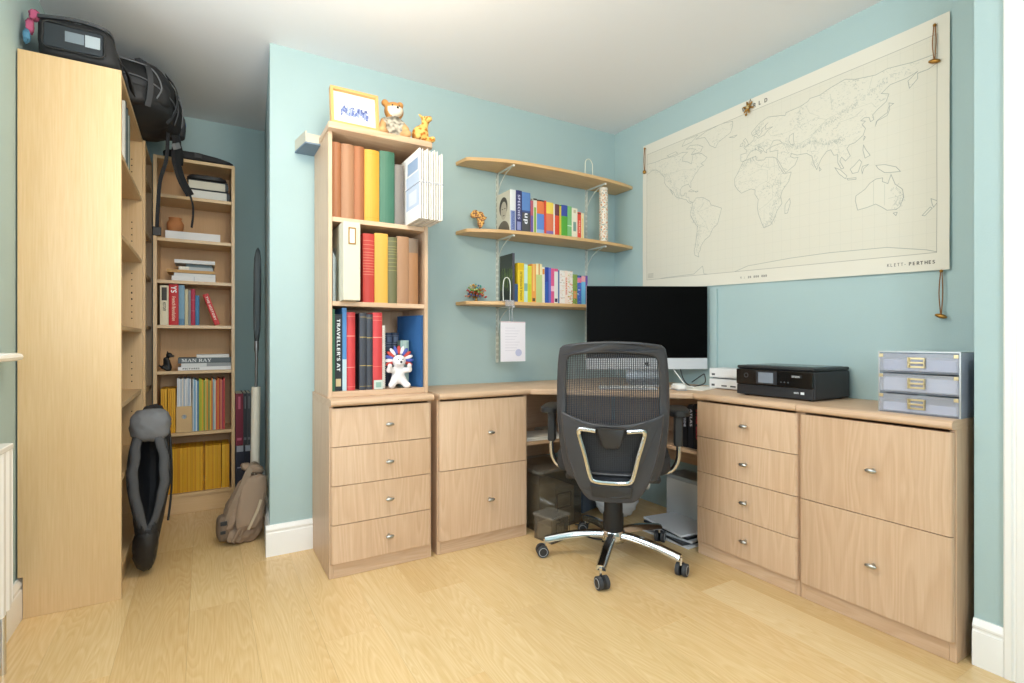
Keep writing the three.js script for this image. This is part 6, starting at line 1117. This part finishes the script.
{ // laptop sleeve on the narrow bookcase
  const t = thing('laptop_bag', 'flat black laptop bag on top of the narrow bookcase', 'bag', [-0.03, BT, -3.605]);
  put('body', squash(blob(0.175, 0.026, 0.125, 0.35, 0.03, 3, 5, 40), (x, y, z) => [x, y * (1 - 0.5 * Math.max(0, x / 0.175)) + 0.027 - 0.012 * Math.max(0, x / 0.175), z]), M.nylon, t);
  put('strap', ribbon([[-0.02, 0.056, -0.06], [-0.01, 0.055, 0.06], [-0.005, 0.04, 0.124], [-0.003, 0.012, 0.131]], 0.036, 0.003, V(0, 1, 0.6), 20), M.strap, t);
  put('clasp', rb(-0.024, 0.016, 0.012, 0.04, 0.131, 0.137, 0.003), M.charcoal, t);
}
{ // open rucksack on the floor, its mouth towards the room
  const t = thing('rucksack', 'open black and grey rucksack standing on the floor against the wide bookcase', 'rucksack', [-0.199, 0.0006, -2.76]); t.scale.set(1.06, 1.11, 1);
  const fold = (x, y, z) => { const k = Math.min(1, 0.42 + 0.58 * Math.max(0, y) / 0.34); return [x > -0.02 ? -0.02 + (x + 0.02) * k : x, y, z * (y < 0.2 ? 0.75 + 1.25 * Math.max(0, y) : 1)]; };
  const mouth = (x, y, z) => { const r = (x / 0.047) ** 2 + ((y - 0.06) / 0.19) ** 2; return z > 0 && r < 1 ? z - 0.22 * Math.sqrt(1 - r) : z; };      // a real hollow behind the rim
  put('body', squash(blob(0.066, 0.315, 0.2, 0.72, 0.04, 3, 2, 120), (x, y, z0) => { const z = mouth(x, y, z0); return fold(x * (0.84 + 0.16 * Math.min(1, (y + 0.315) / 0.35)), Math.max(0.0005, y + 0.3165), z - 0.02); }), M.nylon, t);
  const ring = []; for (let i = 0; i < 24; i++) { const a = i / 24 * Math.PI * 2, s = Math.sin(a); ring.push([0.05 * Math.cos(a) * (s < 0 ? 1 + 0.25 * s : 1), 0.375 + 0.2 * s, 0.168 - 0.02 * s * s]); }
  const tubeOf = (pts, r) => new THREE.TubeGeometry(new THREE.CatmullRomCurve3(pts.map((p) => V(...p)), true), 96, r, 10, true);
  put('padded_rim', squash(tubeOf(ring, 0.0165), (x, y, z) => fold(x + 0.006 * perlin.noise(y * 16, z * 16, 1), y + 0.006 * perlin.noise(z * 14, x * 24, 3), z)), std('#505256', 0.85, { bumpMap: grainBump, bumpScale: 0.001 }), t);
  put('piping', squash(tubeOf(ring.map(([x, y, z]) => [x * 1.32, 0.375 + (y - 0.375) * 1.13, z - 0.005]), 0.006), fold), M.black, t);
  put('hood', squash(blob(0.066, 0.06, 0.07, 0.7, 0.1, 3, 5, 30), (x, y, z) => [x + 0.002, y + 0.57, z + 0.115]), std('#6d6f73', 0.85, { bumpMap: grainBump, bumpScale: 0.001 }), t);
  put('side_cord', tube([[0.066, 0.52, 0.1], [0.072, 0.42, 0.12], [0.07, 0.3, 0.11], [0.06, 0.2, 0.12]], 0.004, 24, 6), M.black, t);
  put('lower_pocket', squash(blob(0.056, 0.085, 0.05, 0.7, 0.08, 4, 11, 32), (x, y, z) => fold(x, y + 0.105, z + 0.128)), std('#1a1b1e', 0.4), t);
}
{ // beige canvas bag
  const t = thing('shoulder_bag', 'slouched beige canvas shoulder bag on the floor by the wall corner', 'bag', [0.152, 0.0006, -2.87], 0.15);
  put('body', squash(blob(0.085, 0.155, 0.075, 0.6, 0.14, 3.4, 4, 96), (x, y, z0) => { const off = (x + 0.012 - 0.4 * (y + 0.015)) / 0.02, run = (y + 0.015) / 0.085, z = z0 > 0 && Math.abs(off) < 1 && Math.abs(run) < 1 ? z0 - 0.06 * (1 - off * off) * (1 - run * run) : z0; const k = (y + 0.155) / 0.31; return [x * (1.08 - 0.5 * k * k) + 0.05 * k * k, Math.max(0.0005, y + 0.1565), z * (1.05 - 0.45 * k)]; }), M.canvas, t);
  put('flap', squash(blob(0.06, 0.12, 0.02, 0.5, 0.12, 3, 12, 36), (x, y, z) => [x + 0.035 + 0.18 * (y), y + 0.2, z + 0.062 - 0.12 * y]), M.canvas, t);
  put('lining', ribbon([[0.012, 0.08, 0.095], [0.03, 0.12, 0.098], [0.055, 0.17, 0.094], [0.07, 0.21, 0.084]], 0.012, 0.006, V(0, 0, 1), 16), std('#b9a890', 0.9), t);
  put('strap', ribbon([[-0.075, 0.09, 0.04], [-0.05, 0.18, 0.055], [-0.012, 0.27, 0.062], [0.02, 0.34, 0.05], [0.05, 0.372, 0.02], [0.075, 0.35, -0.01], [0.085, 0.25, 0.01], [0.082, 0.14, 0.05]], 0.03, 0.006, V(0.2, 0.1, 1), 46), std('#8f7d6b', 0.9), t);
  for (const [k, x0, a] of [[0, -0.05, 0.5], [1, -0.02, 0.42], [2, 0.03, 0.3], [3, 0.055, 0.2]]) put('fold', squash(tube([[x0, 0.03 + 0.02 * k, 0.074], [x0 + a * 0.06, 0.09 + 0.02 * k, 0.083], [x0 + a * 0.13, 0.16 + 0.02 * k, 0.074], [x0 + a * 0.19, 0.22 + 0.02 * k, 0.055]], 0.009, 20, 7), (x, y, z) => [x, y, z - 0.002]), M.canvas, t);
  put('top_fold', squash(blob(0.05, 0.022, 0.035, 0.7, 0.12, 4, 6, 24), (x, y, z) => [x + 0.05, y + 0.352 - 0.3 * x, z + 0.005]), M.canvas, t);
  put('side_pocket', squash(blob(0.025, 0.06, 0.045, 0.6, 0.1, 4, 9, 24), (x, y, z) => [x - 0.082, y + 0.085, z + 0.01]), M.canvasDark, t);
  put('buckle', [rb(-0.1, -0.072, 0.11, 0.13, 0.055, 0.062, 0.002), rb(-0.1, -0.078, 0.07, 0.085, 0.055, 0.062, 0.002)], M.charcoal, t).userData.kind = 'stuff';
}
{ // pole in a cream tube
  const t = thing('umbrella', 'long dark furled umbrella standing in a cream tube in the alcove', 'umbrella', [0.222, 0.0006, -3.03]);
  put('tube', lathe([[0, 0.001], [0.022, 0.001], [0.022, 0.742], [0.0195, 0.744], [0.0195, 0.6]], 22), std('#dfd6c4', 0.6), t);
  put('ferrule', lathe([[0.0, 0.6], [0.007, 0.6], [0.0075, 0.92], [0.012, 0.94], [0.01, 0.99], [0.0, 0.995]], 16), std('#7f7d7a', 0.35, { metalness: 0.8 }), t);
  put('furled_canopy', squash(lathe([[0, 0.98], [0.011, 0.985], [0.0165, 1.05], [0.0185, 1.2], [0.018, 1.35], [0.016, 1.42], [0.010, 1.462], [0.0, 1.478]], 20), (x, y, z) => [x * (1 + 0.12 * Math.sin(y * 60 + Math.atan2(z, x) * 3)), y, z * (1 + 0.12 * Math.sin(y * 60 + Math.atan2(z, x) * 3))]), std('#4a5052', 0.7), t);
  t.rotation.z = -0.012;
}
{ // ring binders in the gap beside the narrow bookcase
  const z = -3.47, x0 = 0.1555;
  const two = [['#25293a', 0.046, 'broad navy ring binder on the floor beside the narrow bookcase'], ['#1e2233', 0.036, 'slimmer navy ring binder on the floor behind the cream tube']];
  let x = x0;
  for (const [c, w, lab] of two) { const b = book({ name: 'ring_binder', category: 'binder', t: w, h: 0.36, d: 0.25, base: c, bulge: 0, bands: [[0.0, 0.1, '#a9adb8', 0.12], [0.35, 0.37, '#8f93a4', 0.2]], label: lab }, [x + w / 2, 0.0006, z]); x += w + 0.001; }
  x = x0;
  for (const [c, w, s, lab] of [['#7e1f38', 0.04, '#c9607a', 'crimson ring binder on top of the navy binders'], ['#3c3f46', 0.02, '#7a7d84', 'slim charcoal folder beside the crimson binder'], ['#54585e', 0.019, '#8a8d94', 'slim grey folder nearest the cream tube']]) { book({ name: 'ring_binder', category: 'binder', t: w, h: 0.31, d: 0.23, base: c, bulge: 0, bands: [[0.06, 0.3, s, 0.35], [0.85, 0.9, s, 0.2]], label: lab }, [x + w / 2, 0.3612, z - 0.005]); x += w + 0.001; }
}
renderer.render(scene, camera);
